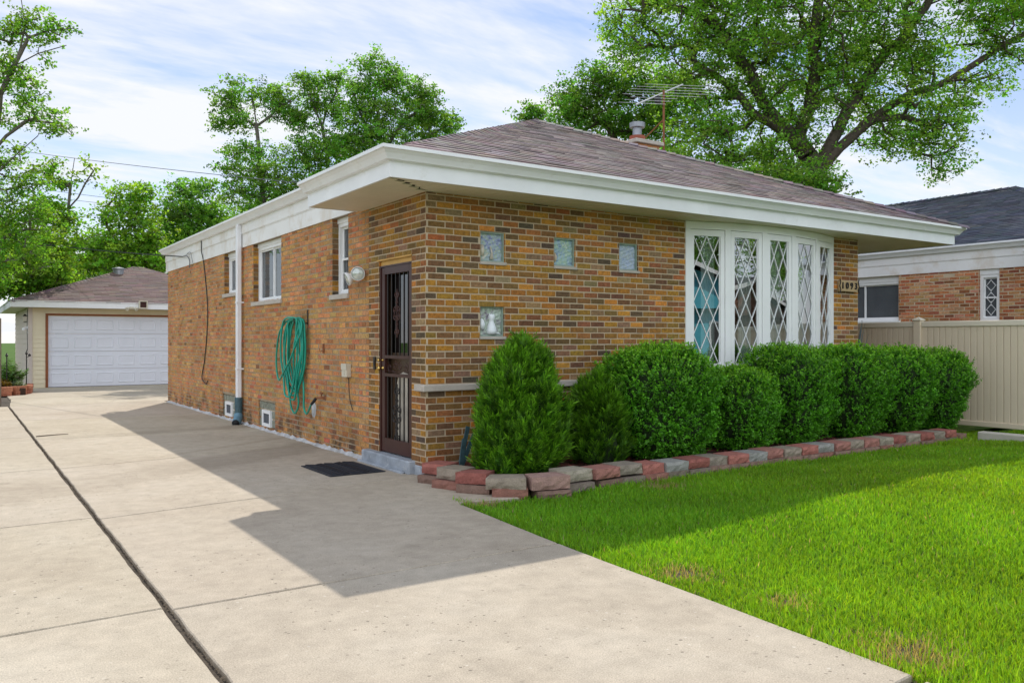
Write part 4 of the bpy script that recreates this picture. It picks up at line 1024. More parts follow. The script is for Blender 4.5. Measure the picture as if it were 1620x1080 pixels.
# lantern and camera on the garage side wall
mb=MB(); lx=gx-.02; q=Vector((gx-.09,gy+.4,2.02))
mb.box(q.x-.055,q.y-.055,q.z-.09,q.x+.055,q.y+.055,q.z+.07,1); mb.lathe((q.x,q.y,q.z+.07),[(.09,0),(.02,.06),(0,.06)],4); mb.lathe((q.x,q.y,q.z-.11),[(.03,0),(.07,.02)],4); mb.box(q.x,q.y-.012,q.z+.06,gx,q.y+.012,q.z+.085)
tag(mb.build('wall_lantern',[M['iron'],M['creamglass']],loc=tuple(q)),'small black lantern hanging on the side wall of the garage below the eave','lantern')
mb=MB(); q=Vector((gx-.10,gy+.15,1.72))
mb.tube([(q.x+.1,q.y,q.z+.04),(q.x+.02,q.y,q.z+.02)],.018,8); mb.tube([(q.x+.05,q.y+.05,q.z+.02),(q.x-.06,q.y-.10,q.z-.01)],.042,12); mb.box(gx-.035,q.y-.05,q.z-.13,gx-.019,q.y+.05,q.z+.09)
tag(mb.build('security_camera',M['white_trim'],loc=tuple(q)),'white security camera on the garage side wall just below the lantern','camera')
mb=MB(); mb.tube([(gx-.03,gy+.25,2.3),(gx-.05,gy+.2,1.9),(gx-.04,gy+.3,1.5),(gx-.05,gy-.02,1.15),(gx-.06,gy+.1,1.05),(gx-.04,gy+.5,1.02),(gx-.03,gy+.7,1.1)],.008,6)
tag(mb.build('loose_cable',M['cable'],loc=(gx,gy+.25,1.1)),'thin black cable looping down the garage side wall','cable')
# wooden fence beside the drive
fw=thing('wooden_fence',(-3.22,13.45,0),'weathered grey wooden fence ending beside the driveway at the far left','fence')
mb=MB(); mb.box(-3.27,13.40,-.03,-3.16,13.51,1.86,bev=.008); mb.build('fence_post',M['oldwood'],fw)
for k in range(9):
    mb=MB(); x=-3.285-.15*(k+1); mb.box(x,13.42,.02,x+.14,13.445,1.80+random.uniform(-.02,.02),bev=.004); mb.build('fence_board',M['oldwood'],fw)
mb=MB(); mb.box(-4.7,13.4455,.4,-3.27,13.49,.49); mb.build('rail',M['oldwood'],fw)
mb=MB(); mb.box(-4.7,13.4455,1.4,-3.27,13.49,1.49); mb.build('rail',M['oldwood'],fw)
# pale building beyond the garage at the left
pb=thing('pale_shed',(-5.6,29,0),'pale garage wall glimpsed in the gap left of the detached garage','shed')
mb=MB(); mb.box(-8.5,29,-.05,-3.2,33,2.3); mb.build('wall',M['siding'],pb)
mb=MB(); mb.add([(-8.8,28.7,2.3),(-2.9,28.7,2.3),(-2.9,33.3,2.3),(-8.8,33.3,2.3),(-8.8,31,3.4),(-2.9,31,3.4)],[(0,1,5,4),(2,3,4,5),(0,4,3),(1,2,5),(0,3,2,1)]); mb.build('roof',M['shingle_under'],pb)
# ================================================================== SMALL BLOCK BED BESIDE THE GARAGE
def block(mb,c,ang,lx,ly,h,col,flare=.0):
    mb.col=col; c=Vector(c); a=Vector((math.cos(ang),math.sin(ang),0)); b=Vector((-math.sin(ang),math.cos(ang),0))
    # front face (toward -b) is split and rough: subdivided
    nx_,nz_=6,3; fr=[]; rows=[]
    vs=[];fs=[]
    for j in range(nz_+1):
        for i in range(nx_+1):
            u=-lx/2+lx*i/nx_; z=h*j/nz_; o=random.uniform(-.007,.007)+( -.006 if 0<i<nx_ and 0<j<nz_ else .002)
            p=c+a*u+b*(-ly/2+o)+Vector((0,0,z+random.uniform(-.002,.002))); vs.append(p)
    n=len(vs)
    for j in range(nz_):
        for i in range(nx_): k=j*(nx_+1)+i; fs.append((k,k+1,k+nx_+2,k+nx_+1))
    k1=1-flare
    B=[c+a*(-lx/2*k1)+b*ly/2,c+a*(lx/2*k1)+b*ly/2,c+a*(lx/2*k1)+b*ly/2+Vector((0,0,h)),c+a*(-lx/2*k1)+b*ly/2+Vector((0,0,h))]
    vs+=B; tl=nz_*(nx_+1)
    fs.append(tuple([tl+i for i in range(nx_+1)]+[n+2,n+3])); fs.append((n,n+1,n+2,n+3))
    fs.append(tuple([i for i in range(nx_+1)][::-1]+[n,n+1]))
    fs.append(tuple([j*(nx_+1) for j in range(nz_+1)]+[n+3,n])); fs.append(tuple([j*(nx_+1)+nx_ for j in range(nz_+1)][::-1]+[n+1,n+2]))
    mb.add(vs,fs)
RED=[(.34,.12,.095),(.40,.15,.12),(.29,.10,.08),(.36,.16,.13)]; GRY=[(.30,.245,.19),(.27,.225,.18),(.33,.28,.22)]; GR2=[(.29,.28,.26),(.31,.30,.28)]; DUL=[(.21,.13,.10),(.24,.15,.115),(.19,.15,.12),(.26,.12,.09)]
ORD=['first','second','third','fourth','fifth','sixth','seventh','eighth','ninth','tenth','eleventh','twelfth','thirteenth','fourteenth','fifteenth','sixteenth','seventeenth','eighteenth','nineteenth','twentieth','twenty-first','twenty-second','twenty-third','twenty-fourth','twenty-fifth','twenty-sixth','twenty-seventh']
def put_block(c,ang,lx,ly,h,col,label,group,flare=.1,tilt=0.):
    mb=MB(); block(mb,(0,0,0),0,lx,ly,h,col,flare); o=mb.build('edging_block',M['block'],loc=(0,0,0),tint=True)
    o.location=c; o.rotation_euler=(tilt*.6,tilt,ang); return tag(o,label,'block',group)
# garage-side bed: an arc of two courses
gc=Vector((-3.0,18.2,0)); GBn=0
gpts=[(-3.35,16.75,-.12),(-3.0,16.72,.03),(-2.66,16.95,.8),(-2.48,17.32,1.25),(-2.40,17.72,1.45),(-2.36,18.12,1.5)]
for lev in (0,1):
    for k,(x,y,a) in enumerate(gpts):
        o=put_block((x+lev*random.uniform(-.01,.05),y+lev*random.uniform(.0,.06),lev*.112),a,.37,.19,.11,random.choice([(.40,.15,.085),(.36,.12,.075),(.44,.18,.10)]),
          f"reddish {'upper' if lev else 'lower'} block of the small bed by the garage, {ORD[k]} from the wooden fence",'blocks edging the bed by the garage')
mb=MB(); mb.box(-4.6,16.85,-.05,-2.5,20.,.17); mb.build('bed_soil',M['soil'],loc=(-3.4,18.4,0)); tag(bpy.data.objects['bed_soil'],kind='structure')
# ================================================================== FLOWER BED ALONG THE FRONT
mb=MB(); bedp=[(.02,-.02),(-.10,-.55),(.0,-1.05),(.35,-1.35),(.9,-1.37),(7.3,-1.37),(7.45,-.02)]
mb.add([(x,y,.10) for x,y in bedp]+[(x,y,-.05) for x,y in bedp],[tuple(range(7))]+[(i,(i+1)%7,7+(i+1)%7,7+i) for i in range(7)])
tag(mb.build('flower_bed_soil',M['soil'],loc=(3.7,-.7,0)),kind='structure')
n=9000; x=rng.uniform(-.08,7.3,n); y=rng.uniform(-1.33,-.06,n); keep=~((x<.35)&(y<-1.3+(.35-x)*.8)); x,y=x[keep],y[keep]; n=len(x)
a=rng.uniform(0,6.28,n); L=rng.uniform(.012,.035,n); wd=rng.uniform(.004,.009,n); zz=.102+rng.uniform(0,.02,n); tl=rng.uniform(-.01,.014,n)
c_,s_=np.cos(a),np.sin(a)
V=np.stack([np.stack([x-c_*L-s_*wd,y-s_*L+c_*wd,zz],1),np.stack([x-c_*L+s_*wd,y-s_*L-c_*wd,zz],1),np.stack([x+c_*L+s_*wd,y+s_*L-c_*wd,zz+tl],1),np.stack([x+c_*L-s_*wd,y+s_*L+c_*wd,zz+tl],1)],1).reshape(-1,3)
T=np.repeat(np.array([.17,.045,.038])*rng.uniform(.5,1.6,(n,1)),4,axis=0)
tag(np_obj('mulch',V,np.arange(4*n).reshape(-1,4),M['mulch'],tint=T),kind='stuff')
# upper course, red and grey in turn; the first ones curve round the house corner
G='blocks edging the front flower bed'
TOP=[((-.005,-.33),-1.15,'red',.17,.30),((-.02,-.66),-1.25,'tan',.168,.30),((.02,-.95),-.98,'red',.165,.31),((.15,-1.26),-.62,'tan',.150,.36),
     ((.46,-1.44),-.22,'pink',.160,.37),((.79,-1.36),.06,'buff',.175,.36)]
for k,(p,a,cn,zt,lx) in enumerate(TOP):
    col={'red':RED[k%3],'tan':GRY[0],'pink':(.36,.22,.185),'buff':(.37,.32,.25)}[cn]
    h=.115 if k in (4,) else .10
    put_block((p[0],p[1],zt-h+.015),a,lx,.24,h,col,f"{ {'red':'brick red','tan':'tan grey','pink':'pinkish grey','buff':'pale buff'}[cn]} top block where the bed edging curves, {ORD[k]} from the house corner",G,flare=.14,tilt=random.uniform(-.02,.03))
bxs=[.955,1.27,1.59,1.90,2.215,2.52,2.83,3.135,3.44,3.745,4.05,4.355,4.66,4.965,5.27,5.575,5.88,6.185,6.49,6.79,7.08,7.36]
for k in range(len(bxs)-1):
    a,b=bxs[k],bxs[k+1]; red=k%2==0; col=random.choice(RED) if red else random.choice(GRY if k not in (3,7,11) else GR2)
    put_block(((a+b)/2+.02,-1.34+random.uniform(-.022,.022)+(-.03 if k==0 else 0),.072+random.uniform(-.004,.004)+(.016 if k<2 else 0)),random.uniform(-.06,.06)+(.05 if k==0 else 0),b-a-random.uniform(.004,.016),.25,.092,col,
      f"{'brick red' if red else ('blue grey' if k in (3,7,11) else 'tan grey')} top block in the straight bed edging, {ORD[k]} after the curve",G,flare=.05,tilt=random.uniform(-.012,.012))
LOWC=[((-.06,-.36),-1.15),((-.08,-.68),-1.2),((.0,-.99),-.9),((.17,-1.29),-.6),((.47,-1.49),-.25),((.80,-1.42),.04)]
for k,(p,a) in enumerate(LOWC): put_block((p[0],p[1],-.02),a,.32,.22,.095 if k!=4 else .07,random.choice(DUL),f"dull brown lower block under the curved edging, {ORD[k]} from the house corner",G)
k=0; x=1.03
while x<7.35:
    put_block((x+.15,-1.375+random.uniform(-.02,.01),-.022),random.uniform(-.05,.05),.297,.22,.092,random.choice(DUL),f"dull brown lower block in the straight bed edging, {ORD[k]} after the curve",G,flare=.05); x+=.302; k+=1
mb=MB(); 
put_block((7.50,-1.40,-.0),.2,.27,.2,.10,(.25,.15,.11),'loose brown block lying flat past the end of the bed edging',None)
# ================================================================== SHRUBS
def np_leaves(C,Dr,Nn,L,Wd,fold=.15):
    """diamond leaves: C centres(N,3) Dr unit direction, Nn normal-ish"""
    S=np.cross(Dr,Nn); S/=np.linalg.norm(S,axis=1,keepdims=True)+1e-9; U=np.cross(S,Dr)
    L=L[:,None]; Wd=Wd[:,None]
    a=C-Dr*L*.5; b=C+S*Wd*.5+U*Wd*fold; c=C+Dr*L*.5; d=C-S*Wd*.5+U*Wd*fold
    return np.stack([a,b,c,d],1).reshape(-1,3)
def unit(v): return v/(np.linalg.norm(v,axis=1,keepdims=True)+1e-9)
def qf(n): return np.arange(4*n,dtype=np.int32).reshape(-1,4)
def shrub_shape(P,hw,hd,h,base=.74,flat=3.2,seed=0.):
    """project unit directions onto a lumpy clipped block; returns position, outward"""
    d=unit(P); n=flat
    r=1/((np.abs(d[:,0])**n+np.abs(d[:,1])**n+np.abs(d[:,2])**n)**(1/n))
    q=d*r[:,None]; z=(q[:,2]+1)/2
    k=base+(1-base)*np.clip(z/.72,0,1)**.8
    lump=1+.05*np.sin(q[:,0]*5+seed)+.05*np.sin(q[:,2]*6+seed*2+q[:,1]*4)+.045*np.sin(q[:,1]*9+q[:,0]*8+seed)+.03*np.sin(q[:,2]*13+q[:,0]*9)
    X=q[:,0]*hw*k*lump; Y=q[:,1]*hd*k*lump; Z=z*h*(1+.02*np.sin(q[:,0]*6+seed))
    return np.stack([X,Y,Z],1),unit(np.stack([d[:,0],d[:,1],d[:,2]*1.1],1))
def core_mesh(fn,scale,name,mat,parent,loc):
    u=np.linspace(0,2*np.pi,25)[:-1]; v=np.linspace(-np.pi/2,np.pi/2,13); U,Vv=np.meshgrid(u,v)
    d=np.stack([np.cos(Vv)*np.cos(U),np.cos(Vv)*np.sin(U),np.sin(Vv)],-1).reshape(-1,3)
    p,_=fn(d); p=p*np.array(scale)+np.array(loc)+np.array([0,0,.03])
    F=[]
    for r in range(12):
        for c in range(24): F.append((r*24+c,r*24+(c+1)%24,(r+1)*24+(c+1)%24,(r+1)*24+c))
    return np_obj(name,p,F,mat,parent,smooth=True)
M['core']=surf('core_shade',(.016,.032,.008),.95,.3,20)  # solid core blocks see-through; shade inside the shrubs is put into its colour
def boxwood(x,y,hw,hd,h,label,seed,ntw=3300,base=.74,z0=.10):
    root=thing('boxwood_shrub',(x,y,z0),label,'shrub','clipped shrubs in front of the house')
    fn=lambda d:shrub_shape(d,hw,hd,h,base=base,seed=seed)
    core_mesh(fn,(.86,.86,.90),'dark_core',M['core'],root,(x,y,z0))
    P,Nn=fn(rng.normal(size=(ntw,3)))
    ok=P[:,2]>.015; P,Nn=P[ok],Nn[ok]; n=len(P)
    dep=rng.uniform(-.25,1,n)*.10; dep=np.where(rng.uniform(0,1,n)<.03,-.06,dep); P=P-Nn*dep[:,None]*np.array([1,1,.6])
    dirn=unit(Nn*.8+np.array([0,0,.75])+rng.normal(size=(n,3))*.35)
    K=13; tt=np.tile(np.linspace(-.5,1,K),n); tw=np.repeat(np.arange(n),K); L=np.repeat(rng.uniform(.035,.075,n),K)
    C=P[tw]+dirn[tw]*(tt*L)[:,None]+rng.normal(size=(n*K,3))*.008
    ld=unit(dirn[tw]*.5+rng.normal(size=(n*K,3))*.9); ln=unit(rng.normal(size=(n*K,3))+Nn[tw]*.9+np.array([0,0,.4]))
    V=np_leaves(C+np.array([x,y,z0]),ld,ln,rng.uniform(.020,.034,n*K),rng.uniform(.012,.020,n*K))
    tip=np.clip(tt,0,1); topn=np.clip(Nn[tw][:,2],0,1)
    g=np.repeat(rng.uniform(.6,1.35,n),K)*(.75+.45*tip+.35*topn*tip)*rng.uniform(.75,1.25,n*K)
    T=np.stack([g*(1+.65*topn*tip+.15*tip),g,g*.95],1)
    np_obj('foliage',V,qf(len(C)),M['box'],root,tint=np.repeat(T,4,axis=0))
    mb=MB()
    for k in range(7):
        a=random.uniform(0,6.28); r=random.uniform(.02,.12); mb.tube([(x+r*math.cos(a),y+r*math.sin(a),z0-.02),(x+hw*.45*math.cos(a),y+hd*.45*math.sin(a),z0+h*.35),(x+hw*.75*math.cos(a),y+hd*.75*math.sin(a),z0+h*.75)],[.016,.011,.005],6)
    mb.build('stems',M['stem'],root); return root
def arbor(x,y,hw,hd,h,label,seed,n=5200,shoulder=None,dark=1.):
    root=thing('arborvitae',(x,y,.10),label,'shrub','conical evergreens at the left of the bed')
    mb=MB(); mb.tube([(x,y,.05),(x+.01,y,.5),(x,y,h*.8)],[.04,.03,.01],8); mb.build('trunk',M['stem'],root)
    def fn(t,a):
        prof=np.where(t<.25,.90+.10*(t/.25),1-np.clip((t-.25)/.75,0,1)**2.7*.94)
        lump=1+.10*np.sin(a*3+seed+t*4)+.09*np.sin(a*5-t*9+seed)+.06*np.sin(t*19+a*2)+.05*np.sin(a*9+t*13+seed)
        return prof*lump
    t=rng.uniform(0.01,1,n)**1.05; a=rng.uniform(0,2*np.pi,n); r=fn(t,a)
    Nn=unit(np.stack([np.cos(a),np.sin(a),.25+0*a],1))
    dep=rng.uniform(0,1,n)**1.5*.13; P=np.stack([(r*hw-dep)*np.cos(a),(r*hd-dep)*np.sin(a),t*h],1)
    nl=26; la=rng.uniform(0,2*np.pi,nl); lz=rng.uniform(.10,.80,nl); lr=fn(lz,la)
    m=rng.uniform(0,1,n)<.72; li=rng.integers(0,nl,n); u=unit(rng.normal(size=(n,3)))
    u[:,0]+=.5*np.cos(la[li]); u[:,1]+=.5*np.sin(la[li]); u=unit(u)
    lc=np.stack([np.cos(la)*(lr*hw-.10),np.sin(la)*(lr*hd-.10),lz*h],1)[li]
    q=lc+u*np.array([hw*.27,hd*.27,h*.155]); P[m]=q[m]; Nn[m]=unit(u+np.array([0,0,.25]))[m]
    if shoulder:
        sx,sy,sh,sw,frac=shoulder; m=rng.uniform(0,1,n)<frac; t2=t[m]; P[m]=np.stack([sx+fn(t2,a[m])*sw*np.cos(a[m]),sy+fn(t2,a[m])*sw*np.sin(a[m]),t2*sh],1)
    # flattened sprays: fan of little scale shoots in a near-vertical radial plane
    up=unit(Nn*.75+np.array([0,0,1.])+rng.normal(size=(n,3))*.22); side=unit(np.cross(up,unit(Nn+rng.normal(size=(n,3))*.8)))
    K=15; i=np.tile(np.arange(K),n); tw=np.repeat(np.arange(n),K); s=(i%2*2-1); lev=(i//2)/(K//2)
    size=np.repeat(rng.uniform(.06,.125,n),K)
    dirn=unit(up[tw]*(.85)+side[tw]*(s*(.75-.35*lev))[:,None]+rng.normal(size=(n*K,3))*.16)
    C=P[tw]+up[tw]*(lev*size)[:,None]+dirn*(size*.28)[:,None]
    V=np_leaves(C+np.array([x,y,.10]),dirn,unit(np.cross(dirn,side[tw])+rng.normal(size=(n*K,3))*.3),size*.62,rng.uniform(.006,.011,n*K),.2)
    g=np.repeat(rng.uniform(.35,1.5,n),K)*(.40+1.05*lev)*rng.uniform(.8,1.2,n*K)*dark  # paler tips; darker bases put shadowing between sprays into the colour
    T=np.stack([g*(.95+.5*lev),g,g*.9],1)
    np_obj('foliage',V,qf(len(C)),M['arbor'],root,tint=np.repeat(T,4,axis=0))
    # inner core
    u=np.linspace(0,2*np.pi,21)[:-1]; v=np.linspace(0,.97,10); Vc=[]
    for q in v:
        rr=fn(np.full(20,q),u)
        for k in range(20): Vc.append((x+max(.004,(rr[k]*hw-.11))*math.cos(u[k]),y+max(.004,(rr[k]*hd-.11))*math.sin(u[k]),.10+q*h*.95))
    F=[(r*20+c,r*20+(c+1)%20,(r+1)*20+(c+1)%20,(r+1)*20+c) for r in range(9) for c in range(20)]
    np_obj('dark_core',Vc,F,M['core'],root,smooth=True); return root
arbor(.64,-.78,.385,.41,1.27,'tall bright green arborvitae with a lopsided peak nearest the house corner',1.3,n=6200,shoulder=(-.20,-.05,1.10,.27,.34))
arbor(1.61,-.78,.27,.30,.88,'short dark green arborvitae squeezed between the tall one and the clipped hedge',4.1,n=3200,dark=.8)
boxwood(2.52,-.74,.64,.56,1.19,'widest boxwood shrub, a rounded block left of the bow window',1.0,ntw=5400,base=.88)
boxwood(3.70,-.78,.42,.50,.93,'low boxwood dip in the hedge that lets the bow window show above it',2.3,ntw=3200,base=.88)
boxwood(4.68,-.80,.46,.54,1.18,'boxwood shrub in front of the middle of the bow window, just right of the dip',3.7,ntw=3800,base=.76)
boxwood(5.86,-.80,.49,.54,1.18,'boxwood shrub under the right end of the bow window',5.2,ntw=3800,base=.68)
boxwood(6.93,-.84,.43,.52,1.15,'second boxwood from the right end of the hedge, below the house number',6.6,ntw=3200,base=.60)
boxwood(7.90,-.88,.45,.48,1.13,'last boxwood at the right end of the hedge with bare stems showing at its foot',8.1,ntw=3400,base=.50,z0=.08)
# strappy leaves behind the hedge
mb=MB(); p=Vector((8.05,.5,.0))
for k in range(7):
    a=random.uniform(-.5,1.6); l=random.uniform(1.45,1.72); 
    dx=math.cos(a)*random.uniform(.15,.5); pts=[(p.x+dx*(t**2.2),p.y+.1*math.sin(a)*t,p.z+l*t) for t in (0,.3,.6,.8,.93,1)]
    w=[.03,.036,.032,.024,.014,.003]
    L_=[Vector(q)-Vector((ww,0,0)) for q,ww in zip(pts,w)]; R_=[Vector(q)+Vector((ww,.01,0)) for q,ww in zip(pts,w)]
    mb.add(L_+R_,[(i,i+1,i+7,i+6) for i in range(5)])
tag(mb.build('strap_leaf_plant',M['statuegreen'],loc=tuple(p)),'dark strappy leaves rising behind the hedge by the right house corner','plant')
# grey weathered leaf ornament beside the first evergreen
mb=MB(); p=Vector((.22,-.30,.10))
for k,(dx,dz) in enumerate(((.10,.42),(.05,.30),(.16,.34),(.02,.2))):
    w=.022; mb.obox(p+Vector((dx/2,-.01*k,dz/2)),Vector((dx,0,dz)).normalized(),Vector((0,1,0)),Vector((-dz,0,dx)).normalized(),math.hypot(dx,dz)/2,.006,w)
tag(mb.build('garden_ornament',M['slategreen'],loc=tuple(p)),'blue grey weathered garden ornament leaning between the wall and the tall evergreen','ornament')
# garden plants in the small bed by the garage
def leafy_plant(name,x,y,z0,r,h,n,mat,label,tint=(1,1,1),L=(.05,.10),W=.35,cat='plant'):
    mb=MB(); V=[];C=[];D=[]
    root=thing(name,(x,y,z0),label,cat)
    for k in range(n):
        a=rng.uniform(0,6.28); rr=r*math.sqrt(rng.uniform(0,1)); hh=h*(1-.45*(rr/r)**2)*rng.uniform(.55,1.0)
        top=np.array([x+rr*math.cos(a),y+rr*math.sin(a),z0+hh]); b=np.array([x+rr*.2*math.cos(a),y+rr*.2*math.sin(a),z0])
        mb.tube([tuple(b),tuple((b+top)/2+np.array([0,0,.03])),tuple(top)],[.006,.004,.002],4)
        for j in range(16):
            t=rng.uniform(.3,1); aa=rng.uniform(0,6.28); d=np.array([math.cos(aa),math.sin(aa),rng.uniform(-.2,.7)]); C.append(b+(top-b)*t+d*.04); D.append(d)
    C=np.array(C);D=unit(np.array(D)); m=len(C); Lh=rng.uniform(*L,m)
    V=np_leaves(C,D,unit(rng.normal(size=(m,3))*.4+np.array([0,0,1.])),Lh,Lh*W)
    T=np.repeat(rng.uniform(.6,1.4,(m,1))*np.array(tint),4,axis=0)
    np_obj('foliage',V,qf(m),mat,root,tint=T); mb.build('stems',M['stem'],root); return root
leafy_plant('garden_plant',-2.85,17.55,.15,.48,.78,95,M['plant'],'bushy green plant with pointed leaves in the small bed by the garage',(1.1,1.1,1.1),(.09,.16),.28)
leafy_plant('garden_plant',-3.02,17.05,.15,.20,.32,30,M['plant'],'small rusty orange plant at the left of the garage bed',(2.6,.8,.5),(.05,.1),.35)
leafy_plant('garden_plant',-2.66,17.15,.15,.17,.22,30,M['plant'],'silvery leaved plant low at the front of the garage bed',(2.0,1.3,3.2),(.04,.08),.5)
for (x,y,h,lab) in ((-2.90,17.12,.98,'taller black stake light standing in front of the bushy garage plant'),(-2.42,17.9,1.02,'black finial-topped garden stake right of the bushy garage plant')):
    mb=MB(); mb.tube([(x,y,.05),(x,y,h)],.013,8); mb.lathe((x,y,h-.01),[(.02,0),(.035,.02),(.03,.05),(.015,.06),(.02,.075),(0,.10)],10); 
    if h>1: mb.lathe((x+.07,y,h-.06),[(.02,0),(.035,.02),(.03,.05),(0,.08)],10); mb.tube([(x,y,h-.1),(x+.07,y,h-.05)],.008,6)
    tag(mb.build('garden_stake',M['iron'],loc=(x,y,.05)),lab,'garden stake')
# ================================================================== THINGS ON THE SIDE WALL
def smoothpts(P,n=6):
    P=[Vector(p) for p in P]; out=[]
    for i in range(len(P)-1):
        p0=P[max(i-1,0)];p1=P[i];p2=P[i+1];p3=P[min(i+2,len(P)-1)]
        for k in range(n):
            t=k/n; out.append(.5*((2*p1)+(p2-p0)*t+(2*p0-5*p1+4*p2-p3)*t*t+(3*p1-p0-3*p2+p3)*t**3))
    out.append(P[-1]); return out
hpts=[]
def H(y,z,x=-.06): hpts.append((x,y,z))
# big loose outer loop
for y,z,x in ((3.42,1.66,-.05),(3.70,1.68,-.10),(3.95,1.64,-.12),(4.28,1.50,-.10),(4.48,1.28,-.07),(4.55,1.06,-.06),(4.50,.88,-.06),(4.36,.81,-.08),(4.12,.86,-.13),(3.86,.96,-.17),(3.58,1.13,-.18),(3.38,1.34,-.17),(3.30,1.50,-.13),(3.38,1.64,-.10)): H(y,z,x)
loops=[(4.18,3.46,.68,-.06),(4.10,3.36,.62,-.09),(4.02,3.50,.72,-.05),(3.98,3.40,.56,-.12),(3.90,3.33,.66,-.08),(4.06,3.44,.60,-.15),(3.86,3.38,.74,-.11)]
for i,(ya,yb,zb,x) in enumerate(loops):
    top=1.66+.012*(i%3); m=(ya+yb)/2
    for y,z in ((3.66,top+.01),(m+.20,top-.04),(ya-.02,1.42),(ya,1.12),(ya-.08,.86),(m+.12,zb+.05),(m,zb),(m-.10,zb+.06),(yb+.03,.98),(yb-.04,1.24),(yb-.03,1.48),(3.42,top-.02)): H(y+random.uniform(-.02,.02),z+random.uniform(-.01,.01),x+random.uniform(-.015,.015))
for y,z,x in ((3.62,1.67,-.10),(3.82,1.5,-.09),(3.92,1.0,-.1),(3.93,.62,-.07),(3.89,.45,-.06),(3.76,.375,-.06),(3.62,.46,-.06),(3.58,.60,-.07),(3.60,.9,-.12),(3.46,1.3,-.17),(3.40,1.6,-.12),(3.50,1.68,-.08),(3.60,1.62,-.06),(3.60,1.2,-.05),(3.44,.84,-.05),(3.39,.65,-.06),(3.38,.47,-.06),(3.29,.40,-.06),(3.15,.45,-.08),(3.03,.52,-.10),(2.97,.56,-.10)): H(y,z,x)
mb=MB(); mb.tube(smoothpts(hpts,6),.0135,8)
ho=mb.build('garden_hose',M['hose'],loc=(0,3.6,1.66),smooth=True); tag(ho,'green garden hose coiled in long loops over a hook on the side wall','hose')
mb=MB(); mb.tube([(-.10,2.985,.552),(-.095,2.90,.60),(-.085,2.86,.635)],[.019,.021,.019],10); mb.build('hose_coupling',M['blackrub'],ho)
mb=MB(); mb.box(-.012,3.365,1.60,-.003,3.405,1.80,bev=.002); mb.tube([(-.01,3.385,1.62),(-.16,3.40,1.60),(-.19,3.41,1.63),(-.19,3.41,1.68)],.008,8); mb.tube([(-.01,3.60,1.62),(-.02,3.95,1.645),(-.16,3.93,1.65)],.007,6)
tag(mb.build('hose_hook',M['rustwhite'],loc=(-.004,3.385,1.7)),'dark iron hook holding the coiled green hose','hook')
mb=MB(); mb.box(-.025,2.775,1.22,-.003,2.805,1.34,bev=.003); mb.tube([(-.02,2.79,1.25),(-.06,2.79,1.24),(-.065,2.79,1.28)],.006,6)
tag(mb.build('wall_bracket',M['rust'],loc=(-.004,2.79,1.28)),'small rusty bracket on the side wall right of the hose','bracket')
mb=MB(); mb.tube([(-.0,2.74,.645),(-.06,2.77,.645),(-.085,2.85,.64)],.014,8); mb.tube([(-.05,2.765,.645),(-.05,2.765,.70)],.008,6); mb.tube([(-.05,2.73,.705),(-.05,2.80,.705)],.014,6); mb.lathe((-.0,2.74,.645),[(.035,0),(.035,.008),(0,.008)],12,axis=Vector((-1,0,0)))
tag(mb.build('wall_faucet',M['rust'],loc=(-.0,2.74,.645)),'rusty outdoor faucet that feeds the green hose','faucet')
mb=MB()
for (y,z,ry,rz) in ((3.16,.46,.095,.11),(2.72,.66,.045,.075)):
    n=18; P0=[(-.0065,y+ry*math.cos(6.283*k/n)*random.uniform(.8,1.1),z+rz*math.sin(6.283*k/n)*random.uniform(.8,1.1)) for k in range(n)]; mb.add(P0+[(-.004,p[1],p[2]) for p in P0],[tuple(range(n))]+[(k,(k+1)%n,n+(k+1)%n,n+k) for k in range(n)])
    break
mb.build('mortar_patch',M['skirt'],house)
mb=MB(); mb.box(-.07,1.90,.94,-.003,2.05,1.10,bev=.008); mb.box(-.075,1.895,1.03,-.0705,2.055,1.105,bev=.002); mb.box(-.078,1.95,.975,-.0702,1.975,1.02)
tag(mb.build('outlet_box',M['beige'],loc=(-.004,1.97,1.02)),'beige outdoor electrical outlet box low on the side wall','outlet')
mb=MB(); mb.tube(smoothpts([(-.02,1.96,.945),(-.012,1.95,.8),(-.011,1.93,.68),(-.012,1.88,.60),(-.01,1.84,.55)],4),.004,5)
tag(mb.build('outlet_wire',M['cable'],loc=(-.004,1.96,.94)),'thin dark wire dangling below the beige outlet box','wire')
mb=MB(); mb.box(-.022,1.19,1.055,-.005,1.235,1.20,bev=.004); mb.box(-.026,1.20,1.10,-.0225,1.225,1.16)
tag(mb.build('doorbell',M['iron'],loc=(-.004,1.21,1.12)),'black doorbell plate on the brick left of the security door','doorbell')
# twin floodlight
mb=MB(); fy,fz=1.55,2.16
mb.lathe((-.004,fy,fz),[(.0,0),(.055,0),(.055,.02),(.03,.035),(0,.035)],18,axis=Vector((-1,0,0)))
mb.tube([(-.03,fy,fz),(-.07,fy-.02,fz+.0)],.018,10); mb.tube([(-.03,fy,fz),(-.08,fy+.08,fz-.02)],.018,10)
fl=mb.build('floodlight',M['white_trim'],loc=(-.004,fy,fz),smooth=False); tag(fl,'white twin-head floodlight on the side wall above and left of the entry door','floodlight')
for (c,ax) in (((-.07,fy-.02,fz+.0),Vector((-.48,-.87,-.08))),((-.085,fy+.09,fz-.025),Vector((-.93,.15,-.42)))):
    ax.normalize(); mb=MB(); mb.lathe(c,[(0,-.03),(.03,-.025),(.04,.02),(.078,.06),(.082,.09),(.074,.092)],20,axis=ax); hd_=mb.build('lamp_head',M['white_trim'],fl,smooth=True)
    mb=MB(); mb.lathe(c,[(.074,.080),(.05,.092),(0,.097)],20,axis=ax); mb.build('lamp_lens',M['lens'],hd_,smooth=True)
